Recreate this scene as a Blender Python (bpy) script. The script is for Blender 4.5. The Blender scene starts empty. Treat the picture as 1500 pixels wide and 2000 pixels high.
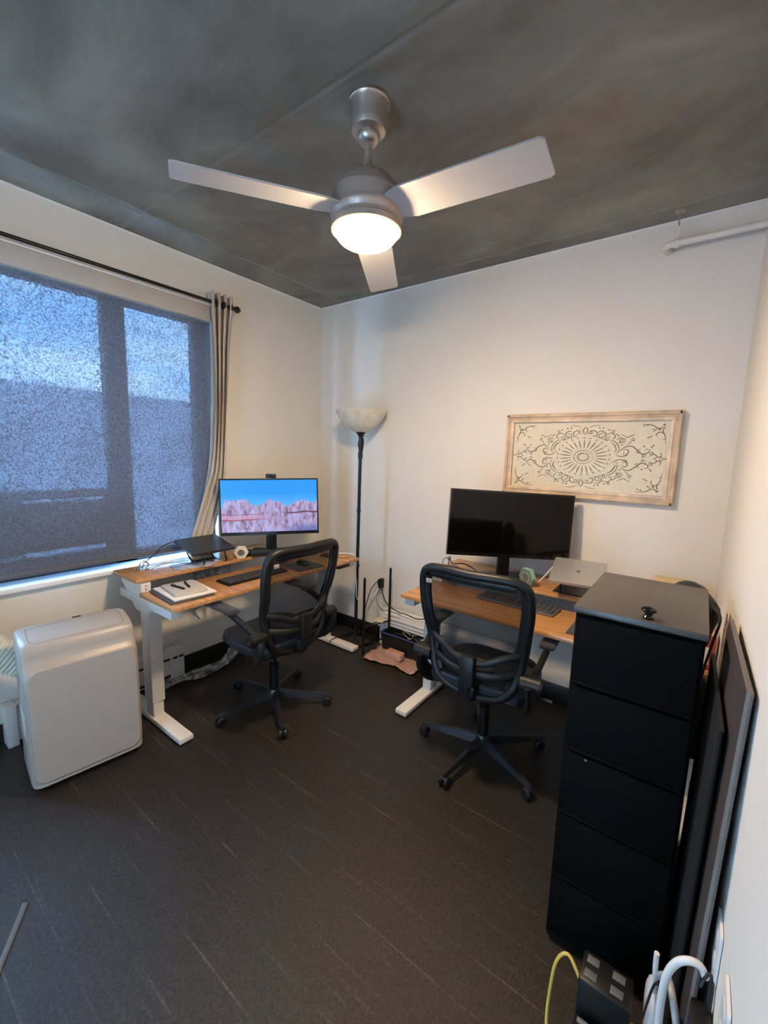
import bpy, bmesh, math, random
from mathutils import Vector, Matrix
random.seed(7)
S = bpy.context.scene
COL = S.collection
PI = math.pi
R = math.radians
IDX = [0]

# ---------------------------------------------------------------- camera
cd = bpy.data.cameras.new('camera')
cam = bpy.data.objects.new('camera', cd)
COL.objects.link(cam)
F, YAW, PITCH, ROLL = 830.87, R(126.58579), R(-8.00496), R(1.67974)
fw = Vector((math.cos(PITCH)*math.cos(YAW), math.cos(PITCH)*math.sin(YAW), math.sin(PITCH)))
rt = fw.cross(Vector((0, 0, 1))).normalized()
up = rt.cross(fw)
r2 = math.cos(ROLL)*rt + math.sin(ROLL)*up
u2 = -math.sin(ROLL)*rt + math.cos(ROLL)*up
mw = Matrix((r2, u2, -fw)).transposed().to_4x4()
mw.translation = (2.7128, -2.68865, 1.52056)
cam.matrix_world = mw
cd.sensor_fit = 'VERTICAL'
cd.sensor_height = 24.0
cd.lens = F/2000*24.0
cd.clip_start = 0.02
S.camera = cam

# ---------------------------------------------------------------- view, world
S.view_settings.view_transform = 'Standard'
S.view_settings.look = 'None'
S.view_settings.gamma = 1
S.view_settings.use_curve_mapping = False
S.view_settings.exposure = 0.0
SKY = 65.0
LAMP = 345.0

W = bpy.data.worlds.new('daylight')
S.world = W
W.use_nodes = True
nt = W.node_tree
nt.nodes.clear()
wo = nt.nodes.new('ShaderNodeOutputWorld')
wb = nt.nodes.new('ShaderNodeBackground')
tc = nt.nodes.new('ShaderNodeTexCoord')
mp = nt.nodes.new('ShaderNodeMapping')
mp.inputs['Scale'].default_value = (1.0, 1.0, 7.0)
nz = nt.nodes.new('ShaderNodeTexNoise')
nz.inputs['Scale'].default_value = 2.2
nz.inputs['Detail'].default_value = 4
cr = nt.nodes.new('ShaderNodeValToRGB')
cr.color_ramp.elements[0].position = 0.35
cr.color_ramp.elements[0].color = (0.13, 0.40, 0.92, 1)
cr.color_ramp.elements[1].position = 0.68
cr.color_ramp.elements[1].color = (0.42, 0.72, 1.0, 1)
nt.links.new(tc.outputs['Generated'], mp.inputs['Vector'])
nt.links.new(mp.outputs['Vector'], nz.inputs['Vector'])
nt.links.new(nz.outputs['Fac'], cr.inputs['Fac'])
nt.links.new(cr.outputs['Color'], wb.inputs['Color'])
wb.inputs['Strength'].default_value = SKY
nt.links.new(wb.outputs['Background'], wo.inputs['Surface'])

def area(name, loc, rot, sx, sy, power, color=(1, 1, 1), portal=False):
    d = bpy.data.lights.new(name, 'AREA')
    d.shape = 'RECTANGLE'
    d.size, d.size_y = sx, sy
    d.energy = power
    d.color = color
    if portal:
        d.cycles.is_portal = True
    o = bpy.data.objects.new(name, d)
    o.location = loc
    o.rotation_euler = rot
    COL.objects.link(o)
    return o
# light portal over the window opening
area('window_portal', (-0.20, -1.90, 1.62), (0, R(-90), 0), 1.66, 1.80, 1, portal=True)
# bright hazy sky lobe above the neighbouring roof
sd = bpy.data.lights.new('hazy_sun', 'SUN')
sd.energy = 9.0
sd.angle = R(18)
sd.color = (0.86, 0.94, 1.0)
so = bpy.data.objects.new('hazy_sun', sd)
so.rotation_euler = Vector((0.52, -0.22, -0.80)).to_track_quat('-Z', 'Y').to_euler()
COL.objects.link(so)
# added warm fill lamp, unseen, shining in through the doorway behind the camera
area('doorway_fill', (1.9, -4.35, 1.5), (R(90), 0, 0), 0.8, 1.9, 7, (1.0, 0.90, 0.80))

# ---------------------------------------------------------------- materials
MATS = {}
def mat(name, col, rough=0.6, metal=0.0, noise=0.0, nscale=20.0, bump=0.0, bscale=60.0, coat=0.0, emit=None, spec=0.5, stretch=None, sheen=0.0):
    if name in MATS:
        return MATS[name]
    m = bpy.data.materials.new(name)
    m.use_nodes = True
    t = m.node_tree
    b = t.nodes['Principled BSDF']
    b.inputs['Base Color'].default_value = (*col, 1)
    b.inputs['Roughness'].default_value = rough
    b.inputs['Metallic'].default_value = metal
    b.inputs['Coat Weight'].default_value = coat
    b.inputs['Specular IOR Level'].default_value = spec
    b.inputs['Sheen Weight'].default_value = sheen
    c = t.nodes.new('ShaderNodeTexCoord')
    mpn = t.nodes.new('ShaderNodeMapping')
    t.links.new(c.outputs['Object'], mpn.inputs['Vector'])
    if stretch:
        mpn.inputs['Scale'].default_value = stretch
    n = t.nodes.new('ShaderNodeTexNoise')
    n.inputs['Scale'].default_value = nscale
    n.inputs['Detail'].default_value = 5
    t.links.new(mpn.outputs['Vector'], n.inputs['Vector'])
    rp = t.nodes.new('ShaderNodeMapRange')
    rp.inputs['From Min'].default_value = 0.3
    rp.inputs['From Max'].default_value = 0.7
    rp.inputs['To Min'].default_value = 1 - noise
    rp.inputs['To Max'].default_value = 1 + noise
    t.links.new(n.outputs['Fac'], rp.inputs['Value'])
    mx = t.nodes.new('ShaderNodeVectorMath')
    mx.operation = 'SCALE'
    mx.inputs[0].default_value = col
    t.links.new(rp.outputs['Result'], mx.inputs['Scale'])
    t.links.new(mx.outputs['Vector'], b.inputs['Base Color'])
    if bump > 0:
        n2 = t.nodes.new('ShaderNodeTexNoise')
        n2.inputs['Scale'].default_value = bscale
        n2.inputs['Detail'].default_value = 3
        t.links.new(mpn.outputs['Vector'], n2.inputs['Vector'])
        bp = t.nodes.new('ShaderNodeBump')
        bp.inputs['Strength'].default_value = bump
        bp.inputs['Distance'].default_value = 0.01
        t.links.new(n2.outputs['Fac'], bp.inputs['Height'])
        t.links.new(bp.outputs['Normal'], b.inputs['Normal'])
    if emit:
        b.inputs['Emission Color'].default_value = (*emit[0], 1)
        b.inputs['Emission Strength'].default_value = emit[1]
    MATS[name] = m
    return m

def see_through(name, col, rough, transp, noise_scale=None, spread=0.2, transl=0.0, glossy=0.0):
    """cloth or film: part of the light passes straight through, the rest is diffuse / translucent"""
    m = bpy.data.materials.new(name)
    m.use_nodes = True
    t = m.node_tree
    t.nodes.clear()
    out = t.nodes.new('ShaderNodeOutputMaterial')
    tr = t.nodes.new('ShaderNodeBsdfTransparent')
    b = t.nodes.new('ShaderNodeBsdfPrincipled')
    b.inputs['Base Color'].default_value = (*col, 1)
    b.inputs['Roughness'].default_value = rough
    b.inputs['Specular IOR Level'].default_value = glossy
    base = b.outputs[0]
    if transl > 0:
        tl = t.nodes.new('ShaderNodeBsdfTranslucent')
        tl.inputs['Color'].default_value = (*col, 1)
        m1 = t.nodes.new('ShaderNodeMixShader')
        m1.inputs[0].default_value = transl
        t.links.new(base, m1.inputs[1])
        t.links.new(tl.outputs[0], m1.inputs[2])
        base = m1.outputs[0]
    mixn = t.nodes.new('ShaderNodeMixShader')
    mixn.inputs[0].default_value = transp
    if noise_scale:
        c = t.nodes.new('ShaderNodeTexCoord')
        n = t.nodes.new('ShaderNodeTexNoise')
        n.inputs['Scale'].default_value = noise_scale
        n.inputs['Detail'].default_value = 1.5
        n.inputs['Roughness'].default_value = 0.7
        t.links.new(c.outputs['Object'], n.inputs['Vector'])
        rp = t.nodes.new('ShaderNodeMapRange')
        rp.inputs['From Min'].default_value = 0.33
        rp.inputs['From Max'].default_value = 0.67
        rp.inputs['To Min'].default_value = max(0, transp - spread)
        rp.inputs['To Max'].default_value = transp + spread
        t.links.new(n.outputs['Fac'], rp.inputs['Value'])
        t.links.new(rp.outputs['Result'], mixn.inputs[0])
        sc_ = t.nodes.new('ShaderNodeMapRange')
        sc_.inputs['From Min'].default_value = 0.33; sc_.inputs['From Max'].default_value = 0.67
        sc_.inputs['To Min'].default_value = 0.7; sc_.inputs['To Max'].default_value = 1.3
        t.links.new(n.outputs['Fac'], sc_.inputs['Value'])
        vm = t.nodes.new('ShaderNodeVectorMath'); vm.operation = 'SCALE'; vm.inputs[0].default_value = col
        t.links.new(sc_.outputs['Result'], vm.inputs['Scale'])
        t.links.new(vm.outputs['Vector'], b.inputs['Base Color'])
    t.links.new(base, mixn.inputs[1])
    t.links.new(tr.outputs[0], mixn.inputs[2])
    t.links.new(mixn.outputs[0], out.inputs['Surface'])
    return m

M_wall = mat('wall_paint', (0.74, 0.712, 0.65), 0.62, noise=0.02, nscale=1.5, bump=0.05, bscale=220)
M_sill = mat('sill_paint', (0.86, 0.87, 0.87), 0.4)
M_base = mat('black_baseboard', (0.008, 0.008, 0.008), 0.45)
M_white = mat('white_powder_coat', (0.72, 0.71, 0.69), 0.35, noise=0.02)
M_black = mat('black_plastic', (0.008, 0.008, 0.008), 0.40, bump=0.08, bscale=400, spec=0.35)
M_blackg = mat('gloss_black_plastic', (0.006, 0.006, 0.007), 0.12)
M_blackmetal = mat('black_metal', (0.01, 0.009, 0.009), 0.3, metal=0.3)
M_nickel = mat('brushed_nickel', (0.50, 0.43, 0.37), 0.34, metal=0.9, noise=0.05, nscale=300)
M_nickeldk = mat('brushed_nickel_housing', (0.42, 0.32, 0.265), 0.36, metal=0.4, noise=0.04, nscale=300)
M_blade = mat('silver_blade', (0.50, 0.49, 0.48), 0.36, metal=0.35, noise=0.04, nscale=8)
M_steel = mat('chrome', (0.6, 0.6, 0.6), 0.15, metal=1)
M_grey = mat('grey_plastic', (0.12, 0.12, 0.12), 0.5)
M_silver = mat('silver_aluminium', (0.50, 0.50, 0.49), 0.33, metal=0.6)
M_paper = mat('white_paper', (0.74, 0.73, 0.70), 0.7)
M_fabric = mat('black_fabric', (0.014, 0.014, 0.016), 0.75, noise=0.15, nscale=200, bump=0.3, bscale=500, sheen=0.3)
M_seat = mat('seat_mesh_fabric', (0.018, 0.022, 0.032), 0.42, noise=0.1, nscale=300, bump=0.3, bscale=600)
M_cable_w = mat('white_cable', (0.72, 0.71, 0.68), 0.4)
M_cable_b = mat('black_cable', (0.01, 0.01, 0.01), 0.4)
M_cable_g = mat('grey_cable', (0.2, 0.2, 0.2), 0.4)
M_cable_y = mat('yellow_cable', (0.62, 0.42, 0.08), 0.4)
M_ac = mat('cream_white_plastic', (0.36, 0.318, 0.275), 0.36, noise=0.01)
M_ac2 = mat('cream_plastic_shadowline', (0.28, 0.245, 0.21), 0.6)
M_hose = mat('cream_hose', (0.72, 0.72, 0.60), 0.45)
M_cab = mat('black_ash_cabinet', (0.0030, 0.0028, 0.0026), 0.75, spec=0.06, noise=0.2, nscale=12, stretch=(1, 1, 8))
M_cabtop = mat('black_laminate_top', (0.060, 0.050, 0.042), 0.36, noise=0.06, nscale=10)
M_curtain = mat('beige_linen_curtain', (0.52, 0.455, 0.375), 0.85, noise=0.12, nscale=120, bump=0.25, bscale=260, stretch=(1, 1, .25))
M_cass = mat('beige_valance', (0.46, 0.43, 0.385), 0.6, noise=0.03)
M_winframe = mat('bronze_window_frame', (0.045, 0.05, 0.06), 0.45)
M_framew = mat('whitewashed_wood', (0.58, 0.43, 0.29), 0.6, noise=0.25, nscale=14, stretch=(1, 1, 1), bump=0.2, bscale=50)
M_framew2 = mat('whitewashed_wood_inner', (0.66, 0.52, 0.39), 0.6, noise=0.25, nscale=14)
M_cream = mat('cream_pressed_metal', (0.66, 0.60, 0.45), 0.42, noise=0.05, nscale=30, bump=0.08, bscale=120)
M_cream2 = mat('cream_relief', (0.70, 0.64, 0.50), 0.4)
M_orn = mat('stroke_shadow_dot_brown', (0.13, 0.10, 0.07), 0.6)  # for the painted stroke shadows and the dark dots of the wall panel
M_mint = mat('mint_green_plastic', (0.22, 0.42, 0.36), 0.5)
M_hexw = mat('cream_plastic', (0.66, 0.62, 0.52), 0.5)
M_lampglass = mat('frosted_alabaster_glass', (0.62, 0.60, 0.50), 0.25, noise=0.12, nscale=14, coat=0.3)
M_pink = mat('pink_bag_print', (0.45, 0.27, 0.22), 0.5, noise=0.3, nscale=12)
M_blue = mat('blue_rim', (0.02, 0.04, 0.12), 0.35)
M_cork = mat('cork', (0.22, 0.12, 0.06), 0.8, noise=0.3, nscale=60)
M_red = mat('red_carton', (0.35, 0.06, 0.03), 0.5)
M_green = mat('dark_green_fabric', (0.035, 0.05, 0.025), 0.8, noise=0.3, nscale=20)
M_panel = mat('grey_brown_board', (0.075, 0.062, 0.055), 0.32, noise=0.05, nscale=3)
M_paneledge = mat('grey_board_edge', (0.13, 0.122, 0.11), 0.6)
M_cassock = mat('socket_face', (0.10, 0.10, 0.10), 0.5)
M_mag = mat('magazine_cover', (0.35, 0.42, 0.50), 0.25, noise=0.6, nscale=14)

def wood():
    m = bpy.data.materials.new('bamboo_laminate')
    m.use_nodes = True
    t = m.node_tree
    b = t.nodes['Principled BSDF']
    c = t.nodes.new('ShaderNodeTexCoord')
    mp_ = t.nodes.new('ShaderNodeMapping')
    mp_.inputs['Scale'].default_value = (1.5, 45, 45)
    t.links.new(c.outputs['Object'], mp_.inputs['Vector'])
    n = t.nodes.new('ShaderNodeTexNoise')
    n.inputs['Scale'].default_value = 1.2
    n.inputs['Detail'].default_value = 4
    t.links.new(mp_.outputs['Vector'], n.inputs['Vector'])
    r = t.nodes.new('ShaderNodeValToRGB')
    r.color_ramp.elements[0].position = 0.3
    r.color_ramp.elements[0].color = (0.36, 0.165, 0.055, 1)
    r.color_ramp.elements[1].position = 0.7
    r.color_ramp.elements[1].color = (0.55, 0.29, 0.115, 1)
    t.links.new(n.outputs['Fac'], r.inputs['Fac'])
    t.links.new(r.outputs['Color'], b.inputs['Base Color'])
    b.inputs['Roughness'].default_value = 0.24
    return m
M_wood = wood()

def concrete():
    m = bpy.data.materials.new('board_formed_concrete')
    m.use_nodes = True
    t = m.node_tree
    N = t.nodes
    L = t.links
    b = N['Principled BSDF']
    c = N.new('ShaderNodeTexCoord')
    m1 = N.new('ShaderNodeMapping'); m1.inputs['Scale'].default_value = (1.0, 1.6, 1); m1.inputs['Rotation'].default_value = (0, 0, .5)
    L.new(c.outputs['Object'], m1.inputs['Vector'])
    n = N.new('ShaderNodeTexNoise'); n.inputs['Scale'].default_value = 1.5; n.inputs['Detail'].default_value = 9; n.inputs['Roughness'].default_value = 0.62; n.inputs['Distortion'].default_value = 0.5
    L.new(m1.outputs['Vector'], n.inputs['Vector'])
    r = N.new('ShaderNodeValToRGB')
    e = r.color_ramp.elements
    e[0].position = 0.34; e[0].color = (0.110, 0.090, 0.066, 1)
    e[1].position = 0.66; e[1].color = (0.245, 0.226, 0.182, 1)
    k = e.new(0.5); k.color = (0.172, 0.154, 0.121, 1)
    L.new(n.outputs['Fac'], r.inputs['Fac'])
    # pour lines with a slightly lighter ridge beside them
    sx = N.new('ShaderNodeSeparateXYZ')
    n2 = N.new('ShaderNodeTexNoise'); n2.inputs['Scale'].default_value = 1.3; n2.inputs['Detail'].default_value = 2
    L.new(c.outputs['Object'], n2.inputs['Vector'])
    L.new(c.outputs['Object'], sx.inputs['Vector'])
    def line(sock, at, width, wob):
        a = N.new('ShaderNodeMath'); a.operation = 'MULTIPLY_ADD'; a.inputs[1].default_value = wob; a.inputs[2].default_value = -at - wob*0.5
        L.new(n2.outputs['Fac'], a.inputs[0])
        s = N.new('ShaderNodeMath'); s.operation = 'ADD'
        L.new(a.outputs[0], s.inputs[0]); L.new(sock, s.inputs[1])
        ab = N.new('ShaderNodeMath'); ab.operation = 'ABSOLUTE'; L.new(s.outputs[0], ab.inputs[0])
        q = N.new('ShaderNodeMapRange'); q.inputs['From Min'].default_value = 0; q.inputs['From Max'].default_value = width; q.inputs['To Min'].default_value = 1; q.inputs['To Max'].default_value = 0
        L.new(ab.outputs[0], q.inputs['Value'])
        return q.outputs['Result']
    def xmask(sock, lo, hi):
        q = N.new('ShaderNodeMapRange'); q.inputs['From Min'].default_value = lo; q.inputs['From Max'].default_value = hi
        L.new(sock, q.inputs['Value'])
        return q.outputs['Result']
    l1 = line(sx.outputs['Y'], -1.565, 0.008, 0.0)
    mk = xmask(sx.outputs['X'], 0.9, 1.7)
    l1m = N.new('ShaderNodeMath'); l1m.operation = 'MULTIPLY'; L.new(l1, l1m.inputs[0]); L.new(mk, l1m.inputs[1])
    l1b = line(sx.outputs['Y'], -1.545, 0.016, 0.0)
    l2 = line(sx.outputs['X'], 0.27, 0.018, 0.16)
    l3 = line(sx.outputs['Y'], -0.14, 0.016, 0.12)
    ad = N.new('ShaderNodeMath'); ad.operation = 'ADD'; L.new(l2, ad.inputs[0]); L.new(l3, ad.inputs[1])
    ad2 = N.new('ShaderNodeMath'); ad2.operation = 'MULTIPLY_ADD'; ad2.inputs[1].default_value = .5; L.new(l1b, ad2.inputs[0]); L.new(ad.outputs[0], ad2.inputs[2])
    mix = N.new('ShaderNodeMix'); mix.data_type = 'RGBA'
    mx = N.new('ShaderNodeMath'); mx.operation = 'MULTIPLY'; mx.inputs[1].default_value = 0.42; L.new(ad2.outputs[0], mx.inputs[0])
    L.new(mx.outputs[0], mix.inputs['Factor']); L.new(r.outputs['Color'], mix.inputs['A']); mix.inputs['B'].default_value = (0.33, 0.31, 0.26, 1)
    mix2 = N.new('ShaderNodeMix'); mix2.data_type = 'RGBA'
    mz = N.new('ShaderNodeMath'); mz.operation = 'MULTIPLY'; mz.inputs[1].default_value = 0.55; L.new(l1m.outputs[0], mz.inputs[0])
    L.new(mz.outputs[0], mix2.inputs['Factor']); L.new(mix.outputs['Result'], mix2.inputs['A']); mix2.inputs['B'].default_value = (0.07, 0.06, 0.05, 1)
    L.new(mix2.outputs['Result'], b.inputs['Base Color'])
    b.inputs['Roughness'].default_value = 0.55
    bp = N.new('ShaderNodeBump'); bp.inputs['Strength'].default_value = 0.35; bp.inputs['Distance'].default_value = 0.02
    nb = N.new('ShaderNodeTexNoise'); nb.inputs['Scale'].default_value = 14; nb.inputs['Detail'].default_value = 8
    L.new(m1.outputs['Vector'], nb.inputs['Vector'])
    sm = N.new('ShaderNodeMath'); sm.operation = 'MULTIPLY_ADD'; sm.inputs[1].default_value = 0.6
    L.new(nb.outputs['Fac'], sm.inputs[0]); L.new(ad2.outputs[0], sm.inputs[2])
    L.new(sm.outputs[0], bp.inputs['Height']); L.new(bp.outputs['Normal'], b.inputs['Normal'])
    return m

def carpet():
    m = bpy.data.materials.new('dark_carpet_planks')
    m.use_nodes = True
    t = m.node_tree
    N = t.nodes
    L = t.links
    b = N['Principled BSDF']
    c = N.new('ShaderNodeTexCoord')
    # long pale threads that run along the room
    ma = N.new('ShaderNodeMapping'); ma.inputs['Scale'].default_value = (4.0, 60, 1)
    L.new(c.outputs['Object'], ma.inputs['Vector'])
    n1 = N.new('ShaderNodeTexNoise'); n1.inputs['Scale'].default_value = 1; n1.inputs['Detail'].default_value = 4; n1.inputs['Roughness'].default_value = .6
    L.new(ma.outputs['Vector'], n1.inputs['Vector'])
    r1 = N.new('ShaderNodeMapRange'); r1.inputs['From Min'].default_value = 0.55; r1.inputs['From Max'].default_value = 0.75
    L.new(n1.outputs['Fac'], r1.inputs['Value'])
    # plank joints
    sp = N.new('ShaderNodeSeparateXYZ'); L.new(c.outputs['Object'], sp.inputs['Vector'])
    ml = N.new('ShaderNodeMath'); ml.operation = 'MULTIPLY'; ml.inputs[1].default_value = 1/0.125; L.new(sp.outputs['Y'], ml.inputs[0])
    fr = N.new('ShaderNodeMath'); fr.operation = 'FRACT'; L.new(ml.outputs[0], fr.inputs[0])
    lt = N.new('ShaderNodeMath'); lt.operation = 'LESS_THAN'; lt.inputs[1].default_value = 0.045; L.new(fr.outputs[0], lt.inputs[0])
    mb = N.new('ShaderNodeMapping'); mb.inputs['Scale'].default_value = (2.6, 8, 1); L.new(c.outputs['Object'], mb.inputs['Vector'])
    nb = N.new('ShaderNodeTexNoise'); nb.inputs['Scale'].default_value = 1; nb.inputs['Detail'].default_value = 3; L.new(mb.outputs['Vector'], nb.inputs['Vector'])
    rb = N.new('ShaderNodeMapRange'); rb.inputs['From Min'].default_value = .45; rb.inputs['From Max'].default_value = .62; L.new(nb.outputs['Fac'], rb.inputs['Value'])
    jm = N.new('ShaderNodeMath'); jm.operation = 'MULTIPLY'; L.new(lt.outputs[0], jm.inputs[0]); L.new(rb.outputs['Result'], jm.inputs[1])
    mxx = N.new('ShaderNodeMath'); mxx.operation = 'MAXIMUM'; L.new(jm.outputs[0], mxx.inputs[0])
    h = N.new('ShaderNodeMath'); h.operation = 'MULTIPLY'; h.inputs[1].default_value = .35; L.new(r1.outputs['Result'], h.inputs[0]); L.new(h.outputs[0], mxx.inputs[1])
    # loop pile speckle
    n3 = N.new('ShaderNodeTexNoise'); n3.inputs['Scale'].default_value = 95; n3.inputs['Detail'].default_value = 5; n3.inputs['Roughness'].default_value = .75
    L.new(c.outputs['Object'], n3.inputs['Vector'])
    r3 = N.new('ShaderNodeMapRange'); r3.inputs['From Min'].default_value = .35; r3.inputs['From Max'].default_value = .7; r3.inputs['To Min'].default_value = .25; r3.inputs['To Max'].default_value = 2.3
    L.new(n3.outputs['Fac'], r3.inputs['Value'])
    mix = N.new('ShaderNodeMix'); mix.data_type = 'RGBA'
    mix.inputs['A'].default_value = (0.0185, 0.0140, 0.0108, 1); mix.inputs['B'].default_value = (0.056, 0.047, 0.038, 1)
    L.new(mxx.outputs[0], mix.inputs['Factor'])
    sc = N.new('ShaderNodeVectorMath'); sc.operation = 'SCALE'
    L.new(mix.outputs['Result'], sc.inputs[0]); L.new(r3.outputs['Result'], sc.inputs['Scale'])
    L.new(sc.outputs['Vector'], b.inputs['Base Color'])
    b.inputs['Roughness'].default_value = 0.42
    b.inputs['Specular IOR Level'].default_value = 0.36
    bp = N.new('ShaderNodeBump'); bp.inputs['Strength'].default_value = 0.35; bp.inputs['Distance'].default_value = 0.004
    n4 = N.new('ShaderNodeTexNoise'); n4.inputs['Scale'].default_value = 420; n4.inputs['Detail'].default_value = 1
    L.new(c.outputs['Object'], n4.inputs['Vector'])
    L.new(n4.outputs['Fac'], bp.inputs['Height']); L.new(bp.outputs['Normal'], b.inputs['Normal'])
    return m

M_shade = see_through('roller_shade_weave', (0.13, 0.145, 0.175), 0.8, 0.115, noise_scale=120, spread=0.068, transl=0.12)
M_mesh = see_through('chair_back_mesh', (0.012, 0.012, 0.013), 0.6, 0.28, noise_scale=500, spread=0.12)
M_film = see_through('clear_plastic_film', (0.65, 0.66, 0.66), 0.12, 0.62, noise_scale=25, spread=0.35, glossy=1.0)
M_bagfilm = see_through('pink_clear_bag', (0.55, 0.34, 0.28), 0.15, 0.25, noise_scale=22, spread=0.25, glossy=0.9)
M_glassbase = see_through('smoked_glass', (0.02, 0.02, 0.022), 0.05, 0.3, glossy=1.0)
M_pane = see_through('window_glass', (0.5, 0.55, 0.6), 0.02, 0.90, glossy=1.0)

# ---------------------------------------------------------------- geometry helpers
def V(*a):
    return Vector(a)
def NB():
    return bmesh.new()
def _tf(bm, vs, M):
    bmesh.ops.transform(bm, matrix=M, verts=vs)
def box(bm, x0, x1, y0, y1, z0, z1, bev=0.0, seg=2, M=None):
    t = bmesh.new()
    bmesh.ops.create_cube(t, size=1)
    for v in t.verts:
        v.co = Vector(((x0+x1)/2 + v.co.x*(x1-x0), (y0+y1)/2 + v.co.y*(y1-y0), (z0+z1)/2 + v.co.z*(z1-z0)))
    if bev > 0:
        bev = min(bev, 0.49*min(abs(x1-x0), abs(y1-y0), abs(z1-z0)))
        bmesh.ops.bevel(t, geom=t.edges[:]+t.verts[:], offset=bev, segments=seg, profile=0.5, affect='EDGES')
    join(bm, t, M)
def join(bm, t, M=None):
    if M is not None:
        bmesh.ops.transform(t, matrix=M, verts=t.verts)
    me = bpy.data.meshes.new('_t')
    t.to_mesh(me)
    t.free()
    bm.from_mesh(me)
    bpy.data.meshes.remove(me)
def frame_of(d):
    d = d.normalized()
    a = Vector((0, 0, 1)) if abs(d.z) < 0.95 else Vector((1, 0, 0))
    s = d.cross(a).normalized()
    return s, s.cross(d).normalized()
def cyl(bm, a, b, r0, r1=None, seg=20, cap=True):
    r1 = r0 if r1 is None else r1
    a, b = Vector(a), Vector(b)
    s, u = frame_of(b-a)
    A = [bm.verts.new(a + (s*math.cos(k*2*PI/seg) + u*math.sin(k*2*PI/seg))*r0) for k in range(seg)]
    B = [bm.verts.new(b + (s*math.cos(k*2*PI/seg) + u*math.sin(k*2*PI/seg))*r1) for k in range(seg)]
    for k in range(seg):
        bm.faces.new((A[k], A[(k+1) % seg], B[(k+1) % seg], B[k]))
    if cap:
        bm.faces.new(A[::-1]); bm.faces.new(B)
def smooth_path(pts, n=8, closed=False):
    P = [Vector(p) for p in pts]
    out = []
    m = len(P)
    rng = range(m if closed else m-1)
    for i in rng:
        if closed:
            p0, p1, p2, p3 = P[(i-1) % m], P[i], P[(i+1) % m], P[(i+2) % m]
        else:
            p0, p1, p2, p3 = P[max(i-1, 0)], P[i], P[i+1], P[min(i+2, m-1)]
        for k in range(n):
            t = k/n
            out.append(0.5*((2*p1) + (p2-p0)*t + (2*p0-5*p1+4*p2-p3)*t*t + (3*p1-p0-3*p2+p3)*t**3))
    if not closed:
        out.append(P[-1])
    return out
def tube(bm, pts, r, n=6, seg=8, closed=False, flat=1.0, flatdir=None, raw=False):
    P = [Vector(p) for p in pts] if raw else smooth_path(pts, n, closed)
    m = len(P)
    rings = []
    prev = None
    for i, p in enumerate(P):
        if closed:
            d = P[(i+1) % m]-P[(i-1) % m]
        else:
            d = P[min(i+1, m-1)]-P[max(i-1, 0)]
        if d.length < 1e-9:
            d = Vector((0, 0, 1))
        d.normalize()
        if flatdir is not None:
            u = Vector(flatdir) - d*Vector(flatdir).dot(d)
            if u.length < 1e-5:
                u = frame_of(d)[1]
            u.normalize()
            s = d.cross(u)
        elif prev is None:
            s, u = frame_of(d)
        else:
            u = prev - d*prev.dot(d)
            if u.length < 1e-6:
                s, u = frame_of(d)
            u.normalize()
            s = d.cross(u)
        prev = u
        rr = r(i/(m-1)) if callable(r) else r
        rings.append([bm.verts.new(p + s*math.cos(k*2*PI/seg)*rr + u*math.sin(k*2*PI/seg)*rr*flat) for k in range(seg)])
    for i in range(m if closed else m-1):
        A, B = rings[i], rings[(i+1) % m]
        for k in range(seg):
            bm.faces.new((A[k], A[(k+1) % seg], B[(k+1) % seg], B[k]))
    if not closed:
        bm.faces.new(rings[0][::-1]); bm.faces.new(rings[-1])
def lathe(bm, prof, c=(0, 0, 0), seg=40, M=None):
    t = bmesh.new()
    rings = []
    for r, z in prof:
        if r < 1e-6:
            rings.append([t.verts.new((0, 0, z))])
        else:
            rings.append([t.verts.new((r*math.cos(k*2*PI/seg), r*math.sin(k*2*PI/seg), z)) for k in range(seg)])
    for A, B in zip(rings, rings[1:]):
        for k in range(seg):
            a0, a1 = A[k % len(A)], A[(k+1) % len(A)]
            b0, b1 = B[k % len(B)], B[(k+1) % len(B)]
            if len(A) == 1 and len(B) == 1:
                continue
            if len(A) == 1:
                t.faces.new((a0, b1, b0))
            elif len(B) == 1:
                t.faces.new((a0, a1, b0))
            else:
                t.faces.new((a0, a1, b1, b0))
    MM = Matrix.Translation(c)
    if M is not None:
        MM = MM @ M
    join(bm, t, MM)
def prism(bm, poly, thick, M):
    """polygon in local XY extruded along local +Z, placed by M"""
    t = bmesh.new()
    a = [t.verts.new((x, y, 0)) for x, y in poly]
    b = [t.verts.new((x, y, thick)) for x, y in poly]
    n = len(poly)
    t.faces.new(a[::-1]); t.faces.new(b)
    for k in range(n):
        t.faces.new((a[k], a[(k+1) % n], b[(k+1) % n], b[k]))
    join(bm, t, M)
def rrect(w, h, r, n=5):
    out = []
    for cx, cy, a0 in ((w/2-r, h/2-r, 0), (-w/2+r, h/2-r, 90), (-w/2+r, -h/2+r, 180), (w/2-r, -h/2+r, 270)):
        for k in range(n+1):
            a = R(a0+90*k/n)
            out.append((cx+r*math.cos(a), cy+r*math.sin(a)))
    return out
def axes(o, x, y, z=None):
    x = Vector(x).normalized()
    y = Vector(y); y = (y - x*y.dot(x)).normalized()
    z = x.cross(y)
    m = Matrix((x, y, z)).transposed().to_4x4()
    m.translation = Vector(o)
    return m

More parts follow.
